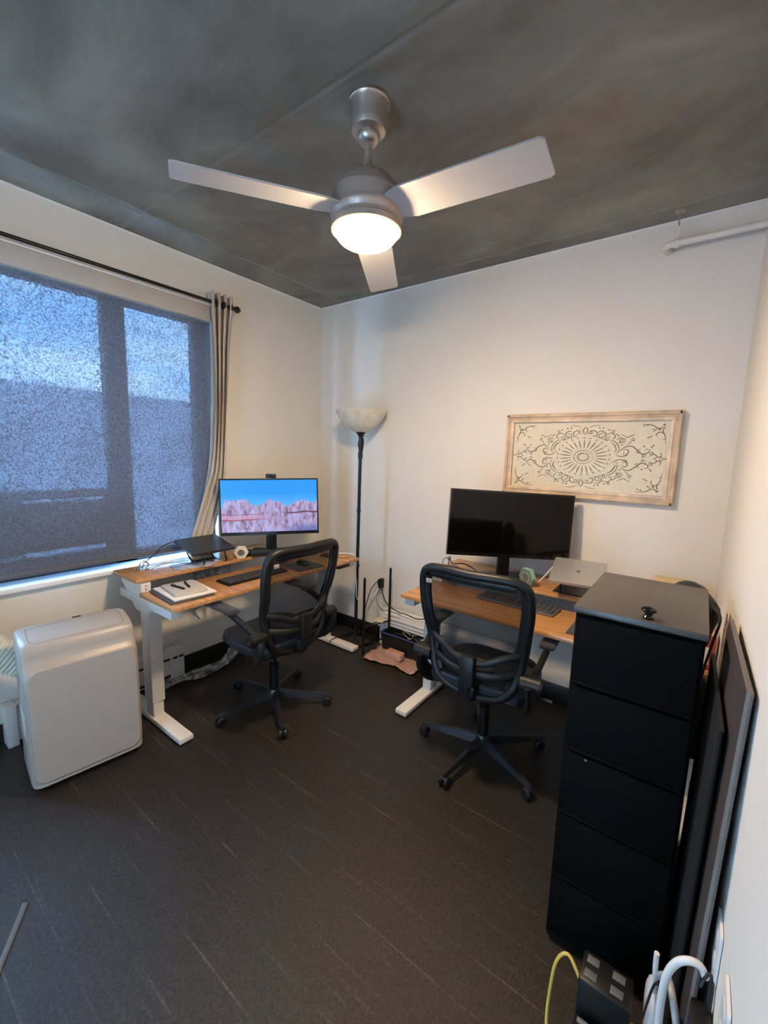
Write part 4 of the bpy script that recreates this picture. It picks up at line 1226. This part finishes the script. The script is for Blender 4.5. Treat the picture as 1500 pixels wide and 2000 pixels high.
# plastic film bags hanging below the window desk
root = thing('plastic_film', 'clear crumpled plastic sheeting hanging below the window desk', 'plastic sheet', (.2, -1.0, .45))
for (x0, y0, y1, z0, z1, n_) in ((.10, -1.27, -1.12, .50, .74, 0), (.13, -1.10, -1.0, .47, .76, 2)):
    b = NB(); g = []
    for j in range(13):
        g.append([b.verts.new((x0 + .028*math.sin(i*.9+j*.35+n_) + .01*math.sin(j*1.3+i), y0+(y1-y0)*i/14, z1+(z0-z1)*j/12 - (.03*math.sin(i*.6) if j == 12 else 0))) for i in range(15)])
    for j in range(12):
        for i in range(14):
            b.faces.new((g[j][i], g[j][i+1], g[j+1][i+1], g[j+1][i]))
    obj('sheet', b, M_film, root, solid=.001)
# plastic strip trailing along the floor by the heater
b = NB(); g = []
pth = smooth_path([(.12, -1.55, .01), (.15, -1.35, .02), (.17, -1.15, .015), (.13, -1.0, .05), (.10, -.90, .10)], 5)
for j, p in enumerate(pth):
    g.append([b.verts.new((p.x + (i-3)*.017, p.y + .008*math.sin(i*1.7+j), max(.002, p.z + .014*math.sin(i*1.9+j*.9)+.008))) for i in range(7)])
for A, B_ in zip(g, g[1:]):
    for i in range(6):
        b.faces.new((A[i], A[i+1], B_[i+1], B_[i]))
o_ = obj('plastic_wrap', b, M_film, solid=.001); tag(o_, 'long crumpled clear plastic wrap on the floor beside the window heater', 'plastic wrap')
o_ = obj('desk_cable', tb([(.60, -1.54, .66), (.63, -1.53, .62), (.61, -1.51, .60), (.58, -1.53, .63), (.60, -1.50, .66)], .004), M_cable_g); tag(o_, 'grey cable loop hanging under the left end of the window desk', 'cable')

# ---------------------------------------------------------------- portable air conditioner and hose
ac = thing('portable_air_conditioner', 'cream portable air conditioner standing on the floor below the window', 'air conditioner', (.452, -2.022, 0), R(-7))
ac.scale = (.765, .97, .925)
# side profile in (depth, height): depth + is towards the room
prof = [(-.155, .03), (.150, .03), (.176, .06), (.184, .14), (.182, .40), (.174, .575), (.160, .610), (.140, .628), (.128, .650), (.122, .678), (.106, .704), (.07, .724), (.0, .742), (-.09, .750), (-.135, .740), (-.158, .70), (-.165, .60), (-.165, .10)]
prof = [(p.x, p.y) for p in smooth_path([Vector((a, c, 0)) for a, c in prof], 3, closed=True)]
b = NB(); sec = []
HWA = .222
for k, (yy, sc) in enumerate([(-HWA, .90), (-HWA+.004, .945), (-HWA+.012, .972), (-HWA+.026, .992), (-HWA+.05, 1.0), (0, 1.0), (HWA-.05, 1.0), (HWA-.026, .992), (HWA-.012, .972), (HWA-.004, .945), (HWA, .90)]):
    sec.append([b.verts.new((a*sc, yy, .39+(c-.39)*(1-(1-sc)*.55))) for a, c in prof])
n_ = len(prof)
for A, B_ in zip(sec, sec[1:]):
    for i in range(n_):
        b.faces.new((A[i], A[(i+1) % n_], B_[(i+1) % n_], B_[i]))
b.faces.new(sec[0]); b.faces.new(sec[-1][::-1])
obj('housing', b, M_ac, ac, local=True)
def acp(name, bm, m):
    return obj(name, bm, m, ac, local=True)
# groove of the top lid and louvre, control strip, side handle, wordmark, castors
b = NB(); pts = []
def topz(x):
    return .742 + (-.02)*(max(0, x)/.07)*1.0 + .006*max(0, -x)/.09
lid = [(.080, -.170), (.086, -.14), (.086, .14), (.080, .170), (.06, .185), (-.05, .185), (-.065, .175), (-.070, .15), (-.070, -.15), (-.065, -.175), (-.05, -.185), (.06, -.185)]
def prof_z(x):
    best = 0
    for (a, c), (d, e) in zip(prof, prof[1:]+prof[:1]):
        if min(a, d) <= x <= max(a, d) and abs(a-d) > 1e-6:
            zz = c+(e-c)*(x-a)/(d-a)
            best = max(best, zz)
    return best
lp = smooth_path([Vector((x, y, prof_z(x))) for x, y in lid], 6, closed=True)
lp = [Vector((p.x, p.y, prof_z(p.x)-.0002)) for p in lp]
tube(b, lp, .0018, seg=6, closed=True, raw=True)
acp('lid_seam', b, M_ac2)
b = NB(); prism(b, rrect(.424, .565, .045, 8), .016, axes((.171, 0, .335), (0, 1, 0), (0, 0, 1)))
fp = acp('front_panel', b, M_ac); md = fp.modifiers.new('bev', 'BEVEL'); md.width = .010; md.segments = 4; md.angle_limit = R(40)
b = NB(); box(b, -.118, -.085, -.14, .17, prof_z(-.1)-.004, prof_z(-.1)+.002, bev=.002); acp('control_strip', b, M_ac)
b = NB(); box(b, -.112, -.094, .0, .035, prof_z(-.1)+.001, prof_z(-.1)+.003); acp('display', b, M_blackg)
for yy in (.07, .09, .11, .135):
    b = NB(); cyl(b, (-.103, yy, prof_z(-.1)), (-.103, yy, prof_z(-.1)+.003), .005); acp('button', b, M_ac2)
b = NB(); box(b, -.05, .03, -.2235, -.215, .50, .56, bev=.004); acp('side_grip', b, M_ac2)
b = NB(); box(b, -.07, .09, -.2245, -.216, .25, .38, bev=.003); acp('label_sticker', b, mat('label_pale', (.66, .64, .62), .4))
b = NB()
xs_ = -.034
for k in range(7):
    w_l = (.006, .007, .006, .007, .003, .006, .007)[k]
    box(b, .1865, .1880, -xs_-.034-.02+k*.0095, -xs_-.034-.02+k*.0095+w_l, .520, .5255)
acp('wordmark', b, M_ac2)
for sx_ in (-.11, .12):
    for sy_ in (-.17, .17):
        b = NB(); cyl(b, (sx_, sy_-.012, .017), (sx_, sy_+.012, .017), .017, seg=18); box(b, sx_-.012, sx_+.012, sy_-.015, sy_+.015, .018, .036); acp('caster', b, M_black)
b = NB(); box(b, -.14, .14, -.19, .19, .028, .036, bev=.003); acp('underside', b, M_black)
# corrugated exhaust hose from the rear of the unit to the window
hp = smooth_path([(.250, -2.08, .44), (.215, -2.16, .47), (.19, -2.25, .54), (.17, -2.34, .63), (.15, -2.46, .76), (.11, -2.60, .93)], 14)
b = NB()
m_ = len(hp); rings = []
for i, p in enumerate(hp):
    d_ = (hp[min(i+1, m_-1)]-hp[max(i-1, 0)]).normalized()
    s_, u_ = frame_of(d_)
    for f_ in (0,):
        rr = .068 + (.007 if i % 2 else -.004)
        rings.append([b.verts.new(p + s_*math.cos(k*2*PI/28)*rr + u_*math.sin(k*2*PI/28)*rr) for k in range(28)])
for A, B_ in zip(rings, rings[1:]):
    for k in range(28):
        b.faces.new((A[k], A[(k+1) % 28], B_[(k+1) % 28], B_[k]))
hose = thing('exhaust_hose', 'ribbed cream exhaust hose rising behind the portable air conditioner', 'hose', (.2, -2.25, .35))
obj('ribbed_tube', b, M_hose, hose)
b = NB(); cyl(b, (.270, -2.04, .42), (.235, -2.12, .455), .078, seg=28); obj('collar', b, M_ac, hose)

# ---------------------------------------------------------------- floor lamp
fl = thing('floor_lamp', 'tall black torchiere floor lamp with a frosted bowl shade', 'floor lamp', (.610, -.182, 0))
LX, LY = .612, -.182
b = NB(); lathe(b, [(0, 0), (.128, 0), (.130, .008), (.124, .018), (.06, .028), (.022, .045), (.016, .07), (0, .07)], (LX-.01, LY, 0)); obj('base', b, M_blackmetal, fl)
b = NB(); tube(b, [(LX-.010, LY, .05), (LX-.008, LY, .5), (LX-.004, LY, 1.0), (LX, LY, 1.48)], .0125, n=3, seg=14)
for z in (.62, 1.06):
    cyl(b, (LX-.008+.006*z/1.5, LY, z), (LX-.008+.006*z/1.5, LY, z+.02), .016)
obj('pole', b, M_blackmetal, fl)
b = NB(); lathe(b, [(0, 1.47), (.017, 1.47), (.018, 1.50), (.013, 1.53), (.022, 1.575), (.014, 1.615), (.020, 1.64), (.033, 1.655), (.044, 1.672), (.040, 1.68), (0, 1.68)], (LX, LY, 0)); tube(b, [(LX+.012, LY-.006, 1.655), (LX+.036, LY-.012, 1.60), (LX+.028, LY-.010, 1.54), (LX+.010, LY-.004, 1.48)], .005)
obj('neck', b, M_blackmetal, fl)
b = NB(); lathe(b, [(.040, 1.672), (.075, 1.692), (.115, 1.722), (.150, 1.760), (.176, 1.800), (.186, 1.818), (.190, 1.822), (.192, 1.818), (.182, 1.796), (.155, 1.752), (.118, 1.712), (.078, 1.682), (.042, 1.664), (.040, 1.672)], (LX, LY, 0), 56)
obj('shade', b, M_lampglass, fl)
b = NB(); cyl(b, (LX+.035, LY-.02, 1.638), (LX+.075, LY-.035, 1.634), .0025); obj('switch', b, M_blackmetal, fl)

# ---------------------------------------------------------------- outlets, adapters and rack
def outlet(label, c, nrm_, n=2):
    root = thing('wall_outlet', label, 'wall outlet', c)
    f = Vector(nrm_).normalized(); M = axes(c, Vector((0, 0, 1)).cross(f), (0, 0, 1))
    B = NB(); prism(B, rrect(.072, .116, .006), .005, Matrix.Identity(4)); obj('cover_plate', B, M_white, root, matrix=M)
    for s in (-1, 1):
        B = NB(); prism(B, rrect(.034, .030, .010), .0015, Matrix.Translation((0, s*.024, .005))); obj('socket', B, mat('socket_white', (.6, .59, .56), .4), root, matrix=M)
    return root
outlet('white wall outlet between the floor lamp and the tall rack post', (.715, -.001, .475), (0, -1, 0))
b = NB(); box(b, .715, .745, -.050, -.007, .435, .512, bev=.004); box(b, .700, .722, -.038, -.007, .455, .497, bev=.003)
o_ = obj('power_adapter', b, M_black); tag(o_, 'black plug adapters stuck in the back wall outlet', 'power adapter')
rk = thing('rack_frame', 'thin black metal rack frame with two upright posts near the corner', 'rack', (.84, -.23, 0))
for (x, y, z) in ((.806, -.333, .595), (.880, -.112, .640)):
    b = NB(); cyl(b, (x, y, 0), (x, y, z), .0095, seg=14); cyl(b, (x, y, z), (x, y, z+.006), .007); obj('post', b, M_blackmetal, rk)
b = NB(); tube(b, [(.806, -.333, .215), (.880, -.112, .225)], .006); tube(b, [(.806, -.333, .09), (.880, -.112, .09)], .006); tube(b, [(.806, -.333, .215), (.78, -.24, .20), (.83, -.12, .22)], .004)
obj('rail', b, M_blackmetal, rk)
o_ = obj('wall_cable', tb([(.745, -.03, .48), (.77, -.06, .42), (.82, -.07, .34), (.92, -.075, .302), (1.02, -.085, .302), (1.12, -.08, .29), (1.22, -.08, .33), (1.30, -.09, .40), (1.37, -.10, .45)], .0042), M_cable_b); tag(o_, 'black cable sagging along the back wall from the outlet to the right desk', 'cable')
o_ = obj('wall_cable', tb([(.735, -.03, .455), (.72, -.07, .36), (.78, -.10, .30), (.90, -.105, .296), (.98, -.10, .296)], .0035), M_cable_g); tag(o_, 'grey cable drooping from the outlet onto the back wall heater', 'cable')
o_ = obj('lamp_cord', tb([(.70, -.03, .49), (.67, -.08, .42), (.655, -.12, .30), (.62, -.13, .12), (.63, -.10, .03), (.70, -.12, .012), (.78, -.16, .012)], .004), M_cable_b); tag(o_, 'black cord dropping from the outlet to the floor lamp base', 'cable')
o_ = obj('desk_cable', tb([(1.25, -.10, .302), (1.33, -.13, .36), (1.38, -.12, .43), (1.44, -.12, .48), (1.48, -.15, .60)], .004), M_cable_w); tag(o_, 'white cable looping behind the left leg of the back-wall desk', 'cable')
b = NB()
for k in range(3):
    box(b, .615+k*.022, .632+k*.022, -.30-.012*k, -.275-.012*k, .001, .03, bev=.006)
o_ = obj('plug_cluster', b, M_cable_w); tag(o_, 'white plugs lying on the floor near the lamp base', 'plugs')
# router-like pale card on the heater
o_ = obj('paper_card', dirbox((.825, -.155), (1, .1), -.04, .04, -.045, .045, .227, .231, bev=.001), mat('card_yellow', (.62, .60, .42), .6)); tag(o_, 'pale yellow card lying on the black rack rail', 'card')

# cable bin standing in the corner, bag and box on the floor
bn = thing('storage_bin', 'black plastic bin with a dark blue rim full of cables', 'bin', (1.13, -.24, 0))
def tapered(x0, x1, y0, y1, z0, z1, inset, th, rot=0):
    B = NB()
    def ring(i, z, o=0):
        f = inset*(1-(z-z0)/(z1-z0))
        return [(x0+f+o, y0+f+o, z), (x1-f-o, y0+f+o, z), (x1-f-o, y1-f-o, z), (x0+f+o, y1-f-o, z)]
    R_ = [[B.verts.new(p) for p in ring(0, z0)], [B.verts.new(p) for p in ring(0, z1)], [B.verts.new(p) for p in ring(0, z1, th)], [B.verts.new(p) for p in ring(0, z0+th, th)]]
    for A, C in zip(R_, R_[1:]):
        for k in range(4):
            B.faces.new((A[k], A[(k+1) % 4], C[(k+1) % 4], C[k]))
    B.faces.new(R_[0][::-1]); B.faces.new(R_[3])
    return B
obj('tub', tapered(.885, 1.340, -.222, -.097, .030, .172, .012, .003), M_black, bn)
b = NB(); tube(b, [(.885, -.222, .172), (1.340, -.222, .172), (1.340, -.099, .172), (.885, -.099, .172)], .006, n=1, closed=True)
obj('rim', b, M_blue, bn)
for k in range(7):
    random.seed(20+k)
    px_, py_ = .97+random.random()*.28, -.175+random.random()*.03
    pts = [(px_+.045*math.cos(a*1.3+k)*(1+.2*k/7), py_+.022*math.sin(a*1.1+k*2), .150+.012*a*.6+.008*math.sin(a*2)) for a in range(6)]
    o_ = obj('coiled_cable', tb(pts, .0038), [M_cable_b, M_cable_b, M_cable_w, M_cable_b, M_cable_g, mat('tan_cable', (.35, .30, .18), .4), M_cable_b][k])
    tag(o_, ['black coiled cable in the storage bin'][0] if k in (0, 1, 3, 6) else {2: 'white coiled cable in the storage bin', 4: 'grey coiled cable in the storage bin', 5: 'tan coiled cable in the storage bin'}[k], 'cable', 'cables piled in the bin')
b = NB(); g = []
for j in range(15):
    v = j/14
    row = []
    for i in range(17):
        u_ = i/16
        x = .845 + (.43)*u_ - .02*v
        y = -.385 + .09*u_*(1-v) + (-.02)*math.sin(u_*9)*.8*(1-v) + v*(.23+.0*u_)
        z = .006 + .014*abs(math.sin(u_*7+v*4)) + .010*abs(math.sin(u_*17+v*9)) + .02*v*abs(math.sin(u_*5))
        row.append(b.verts.new((x, y-.05*u_*(1-v), z)))
    g.append(row)
for A, B_ in zip(g, g[1:]):
    for i in range(16):
        b.faces.new((A[i], A[i+1], B_[i+1], B_[i]))
o_ = obj('plastic_bag', b, M_bagfilm, solid=.0015); tag(o_, 'crumpled pinkish clear plastic bag spread on the floor before the bin', 'plastic bag')
b = NB(); box(b, -.065, .065, -.03, .03, 0, .05, bev=.003); bmesh.ops.transform(b, matrix=Matrix.Translation((1.05, -.262, .030)) @ Matrix.Rotation(R(-2), 4, 'Z'), verts=b.verts)
o_ = obj('small_carton', b, mat('peach_carton', (.56, .30, .22), .6)); tag(o_, 'small peach cardboard box lying on the clear plastic bag', 'box')

# ---------------------------------------------------------------- things on the back-wall desk
o_ = slab('mouse_pad', 'black mouse pad at the right of the back-wall desk beside the cabinet', 'mouse pad', (2.40, -.60), (1, 0), .22, .22, .7302, .7335, M_fabric, .001)
o_ = slab('usb_hub', 'long flat black hub lying left below the black monitor', 'hub', (1.56, -.33), (1, -.5), .16, .035, .8005, .818, M_black)
b = NB(); cyl(b, (1.452, -.27, .801), (1.452, -.27, .850), .004); cyl(b, (1.446, -.275, .85), (1.462, -.262, .858), .010); tube(b, [(1.452, -.27, .85), (1.43, -.29, .85), (1.425, -.30, .82), (1.44, -.31, .801)], .003)
o_ = obj('cable_holder', b, M_grey); tag(o_, 'small grey cable holder at the left tip of the back-wall desk shelf', 'cable holder')
o_ = obj('monitor_cable', tb([(1.46, -.27, .845), (1.50, -.30, .83), (1.56, -.27, .835), (1.64, -.30, .825), (1.70, -.36, .82), (1.76, -.365, .806)], .004), M_cable_b); tag(o_, 'black cable running along under the black monitor', 'cable')
o_ = obj('laptop_cable', tb([(2.03, -.27, .815), (2.07, -.26, .87), (2.11, -.25, .93), (2.15, -.24, .955), (2.20, -.225, .957)], .004), M_cable_w); tag(o_, 'white cable arching from the mint timer to the silver laptop', 'cable')
slab('white_card', 'white card lying at the left end of the back-wall desk shelf', 'card', (1.63, -.37), (1, -.2), .07, .03, .8005, .803, M_paper, .0005)
bxw = thing('wooden_box', 'light bamboo box at the far right end of the back-wall desk', 'box', (2.64, -.15, .80))
obj('body', bx(2.575, 2.705, -.21, -.10, .8005, .915, bev=.002), mat('light_bamboo', (.62, .45, .22), .45, noise=.1, nscale=20), bxw)
obj('lid', bx(2.570, 2.710, -.215, -.095, .915, .927, bev=.002), mat('light_bamboo', (0, 0, 0)), bxw)
pl = thing('potted_cactus', 'round grey-green cactus in a pot beside the bamboo box', 'plant', (2.755, -.18, .80))
b = NB(); lathe(b, [(0, .801), (.028, .801), (.036, .85), (.036, .866), (.031, .866), (.030, .855), (0, .855)], (2.755, -.18, 0), 24); obj('pot', b, M_grey, pl)
b = NB()
t_ = bmesh.new(); bmesh.ops.create_uvsphere(t_, u_segments=40, v_segments=16, radius=.034)
for v in t_.verts:
    a_ = math.atan2(v.co.y, v.co.x); k_ = 1+.10*math.cos(a_*10); v.co.x *= k_; v.co.y *= k_; v.co.z *= 1.15
join(b, t_, Matrix.Translation((2.755, -.18, .893)))
obj('cactus', b, mat('cactus_olive', (.09, .085, .055), .8, noise=.4, nscale=80), pl)
# backdrop clutter at the right end of that desk
cart = thing('carton', 'red and white carton standing on the right end of the back-wall desk', 'box', (2.79, -.60, .73))
obj('box_body', bx(2.755, 2.822, -.71, -.60, .7305, .865, bev=.002), M_red, cart)
obj('front_label', bx(2.762, 2.806, -.7120, -.7095, .752, .820), M_paper, cart)
obj('top_label', bx(2.760, 2.815, -.70, -.61, .865, .8665), mat('pink_label', (.6, .3, .28), .5), cart)
bag = thing('shoulder_bag', 'black fabric bag with a loose strap hung behind the cabinet', 'bag', (2.78, -.80, .4))
b = NB(); t_ = bmesh.new(); bmesh.ops.create_uvsphere(t_, u_segments=24, v_segments=16, radius=1)
for v in t_.verts:
    v.co = Vector((v.co.x*.085, v.co.y*.035, v.co.z*.13)); v.co.x += .008*math.sin(v.co.z*40); v.co.y += .006*math.sin(v.co.z*55+1)
join(b, t_, Matrix.Translation((2.725, -.865, .97)))
obj('pouch', b, M_fabric, bag)
b = NB(); tube(b, [(2.78, -.88, 1.03), (2.812, -.90, 1.00), (2.800, -.90, .90), (2.785, -.90, .78), (2.79, -.89, .66), (2.81, -.89, .60)], .012, seg=8, flat=.35, flatdir=(1, 0, 0))
obj('strap', b, M_fabric, bag)
gb = NB(); t_ = bmesh.new(); bmesh.ops.create_uvsphere(t_, u_segments=24, v_segments=14, radius=1)
for v in t_.verts:
    v.co = Vector((v.co.x*.030, v.co.y*.07, v.co.z*.16)); v.co.y += .008*math.sin(v.co.z*30)
join(gb, t_, Matrix.Translation((2.790, -.86, .60)))
o_ = obj('backpack', gb, M_green); tag(o_, 'dark green backpack slumped in the gap behind the cabinet', 'backpack')

# ---------------------------------------------------------------- black drawer cabinet
cb = thing('drawer_cabinet', 'tall narrow black five-drawer cabinet in the right foreground', 'cabinet', (2.613, -1.185, 0))
CX0, CX1, CY0, CY1 = 2.458, 2.768, -1.420, -.955
b = NB(); box(b, CX0+.004, CX1-.004, CY0+.016, CY1, 0.0, 1.085, bev=.002); obj('carcass', b, M_cab, cb)
obj('top_panel', bx(CX0, CX1, CY0-.002, CY1, 1.085, 1.103, bev=.002), M_cabtop, cb)
zs = [1.078, .868, .660, .448, .229, .012]
for k in range(5):
    dr = obj('drawer', bx(CX0+.010, CX1-.010, CY0, CY0+.020, zs[k+1]+.005, zs[k]-.004, bev=.004), M_cab, cb)
    obj('pull_lip', bx(CX0+.012, CX1-.012, CY0-.006, CY0+.001, zs[k+1]+.006, zs[k+1]+.014, bev=.002), M_cab, dr)
b = NB(); cyl(b, (2.530, CY0-.006, .655), (2.530, CY0-.009, .655), .004); obj('screw', b, M_steel, cb)
b = NB(); lathe(b, [(0, 1.103), (.013, 1.103), (.0135, 1.108), (.009, 1.113), (.010, 1.118), (.0175, 1.124), (.019, 1.130), (.014, 1.135), (0, 1.137)], (2.637, -1.395, 0), 28)
obj('knob', b, M_blackg, cb)

# boards leaning on the right wall
def leaner(name, label, m_face, m_edge, ya, yb_, z1, xt, xb, th):
    root = thing(name, label, 'board', ((xt+xb)/2, (ya+yb_)/2, 0))
    B = NB()
    t_ = bmesh.new()
    vs = []
    for (x, z) in ((xb, .001), (xt, z1), (xt+th, z1), (xb+th, .001)):
        for y in (ya, yb_):
            vs.append(t_.verts.new((x - .020*y, y, z)))
    a0, a1, b0, b1, c0, c1, d0, d1 = vs
    for f_ in ((a0, a1, b1, b0), (b0, b1, c1, c0), (c0, c1, d1, d0), (d0, d1, a1, a0), (a0, b0, c0, d0), (a1, d1, c1, b1)):
        t_.faces.new(f_)
    join(B, t_)
    obj('panel', B, m_face, root, smooth=False)
    B = NB()
    tube(B, [((xb+th/2)-.020*ya, ya-.002, .002), ((xt+th/2)-.020*ya, ya-.002, z1)], th*.55, n=1, seg=4)
    obj('edge_strip', B, m_edge, root, smooth=False)
    return root
leaner('leaning_board', 'tall grey-brown board leaning against the right wall, topmost', M_panel, M_paneledge, -1.70, -1.25, 1.105, 2.786, 2.764, .010)
leaner('leaning_board', 'black board leaning in front of the grey-brown board', mat('black_foam_board', (.008, .008, .008), .6), M_black, -1.60, -1.16, .965, 2.766, 2.750, .008)

# ---------------------------------------------------------------- power gear at the bottom right
outlet('upper white outlet plate low on the right wall', (wr(-1.71)-.001, -1.71, .575), (-1, 0, 0))
outlet('lower white outlet plate near the bottom right corner of the photo', (wr(-1.86)-.001, -1.88, .610), (-1, 0, 0))
up_ = thing('power_tower', 'black surge protector tower with four grey sockets in front of the cabinet', 'power strip', (2.65, -1.63, 0))
obj('body', bx(2.598, 2.712, -1.668, -1.588, .001, .245, bev=.006), M_black, up_)
for (x, y) in ((2.622, -1.610), (2.680, -1.610), (2.622, -1.646), (2.680, -1.646)):
    s_ = obj('socket', bx(x-.014, x+.014, y-.010, y+.010, .2445, .2475, bev=.001), M_cassock, up_)
ub = thing('battery_backup', 'large black backup power box at the bottom edge in front of the tower', 'power supply', (2.68, -1.77, 0))
obj('case', bx(2.60, 2.755, -1.90, -1.685, .001, .165, bev=.008), M_black, ub)
obj('top_ridge', bx(2.608, 2.747, -1.895, -1.875, .163, .171, bev=.003), M_grey, ub)
obj('top_ridge', bx(2.608, 2.747, -1.705, -1.693, .163, .171, bev=.003), M_grey, ub)
o_ = obj('network_cable', tb([(2.600, -1.640, .205), (2.565, -1.625, .235), (2.540, -1.630, .20), (2.533, -1.64, .12), (2.535, -1.66, .04), (2.55, -1.69, .006)], .0042), M_cable_y); tag(o_, 'yellow network cable curving out left of the power tower', 'cable')
o_ = obj('network_cable', tb([(2.714, -1.655, .20), (2.730, -1.668, .215), (2.745, -1.680, .19), (2.748, -1.685, .12)], .0042), M_cable_y); tag(o_, 'yellow cable end to the right of the power tower', 'cable')
rd = thing('round_charger', 'white oval charger standing between the power tower and the wall', 'charger', (2.752, -1.62, .1))
b = NB(); lathe(b, [(0, -.010), (.8, -.010), (.96, -.006), (1, 0), (.96, .006), (.8, .010), (0, .010)], (2.748, -1.632, .250), 36, Matrix.Rotation(R(8), 4, 'Z') @ Matrix.Rotation(R(90), 4, 'Y') @ Matrix.Diagonal((.075, .045, 1, 1))); obj('shell', b, mat('white_gloss', (.68, .66, .62), .3), rd)
obj('stand', bx(2.738, 2.760, -1.66, -1.60, .001, .18, bev=.004), M_blackg, rd)
o_ = obj('thick_white_cable', tb([(2.775, -1.74, .10), (2.767, -1.74, .24), (2.760, -1.74, .38), (2.762, -1.74, .47), (2.774, -1.74, .517), (2.793, -1.74, .540), (2.812, -1.735, .538), (2.822, -1.735, .520)], .0072, seg=12), M_cable_w); tag(o_, 'thick white cable arching up to the black wall adapter', 'cable')
o_ = obj('clear_cable', tb([(2.752, -1.66, .375), (2.768, -1.70, .43), (2.782, -1.745, .42), (2.794, -1.76, .36), (2.802, -1.77, .22), (2.805, -1.77, .08)], .007, seg=10), mat('clear_grey_cable', (.38, .37, .36), .3)); tag(o_, 'grey clear-jacketed cable bending beneath the thick white cable', 'cable')
o_ = obj('usb_cable', tb([(2.745, -1.66, .430), (2.746, -1.66, .39), (2.750, -1.655, .325)], .0055), M_cable_w); tag(o_, 'short upright white cord above the oval charger', 'cable')
o_ = obj('thin_cable', tb([(2.735, -1.66, .24), (2.740, -1.672, .31), (2.748, -1.674, .365), (2.760, -1.69, .385), (2.785, -1.73, .40), (2.800, -1.76, .41)], .0025), M_cable_b); tag(o_, 'thin black cable wound over the oval charger', 'cable')
wa = thing('wall_adapter', 'large black power adapter plugged in beside the right wall outlet', 'power adapter', (2.82, -1.80, .29))
b = NB(); box(b, -.017, .017, -.055, .055, -.14, .05, bev=.008); bmesh.ops.transform(b, matrix=Matrix.Translation((2.820, -1.80, .43)), verts=b.verts); obj('case', b, M_black, wa)
b = NB(); tube(b, [(2.815, -1.745, .505), (2.824, -1.74, .535), (2.832, -1.745, .53), (2.832, -1.76, .475)], .003); obj('cord', b, M_cable_b, wa)

# pale strip lying on the carpet at the left edge
b = NB(); d_ = V(1.226-1.063, -2.498+2.401, 0)
o_ = obj('cable_strip', tb([(1.063, -2.401, .003), (1.145, -2.450, .003), (1.235, -2.505, .003), (1.33, -2.56, .003)], .009, flat=.3, flatdir=(0, 0, 1)), mat('grey_strip', (.085, .082, .08), .5)); tag(o_, 'flat grey strip lying on the carpet at the lower left edge', 'cable')
# black desk feet cable wrap
o_ = obj('foot_cable', tb([(.50, -.40, .004), (.50, -.36, .037), (.50, -.315, .0385), (.50, -.27, .037), (.51, -.22, .004)], .004), M_cable_b); tag(o_, 'black cable crossing over the right foot of the window desk', 'cable')
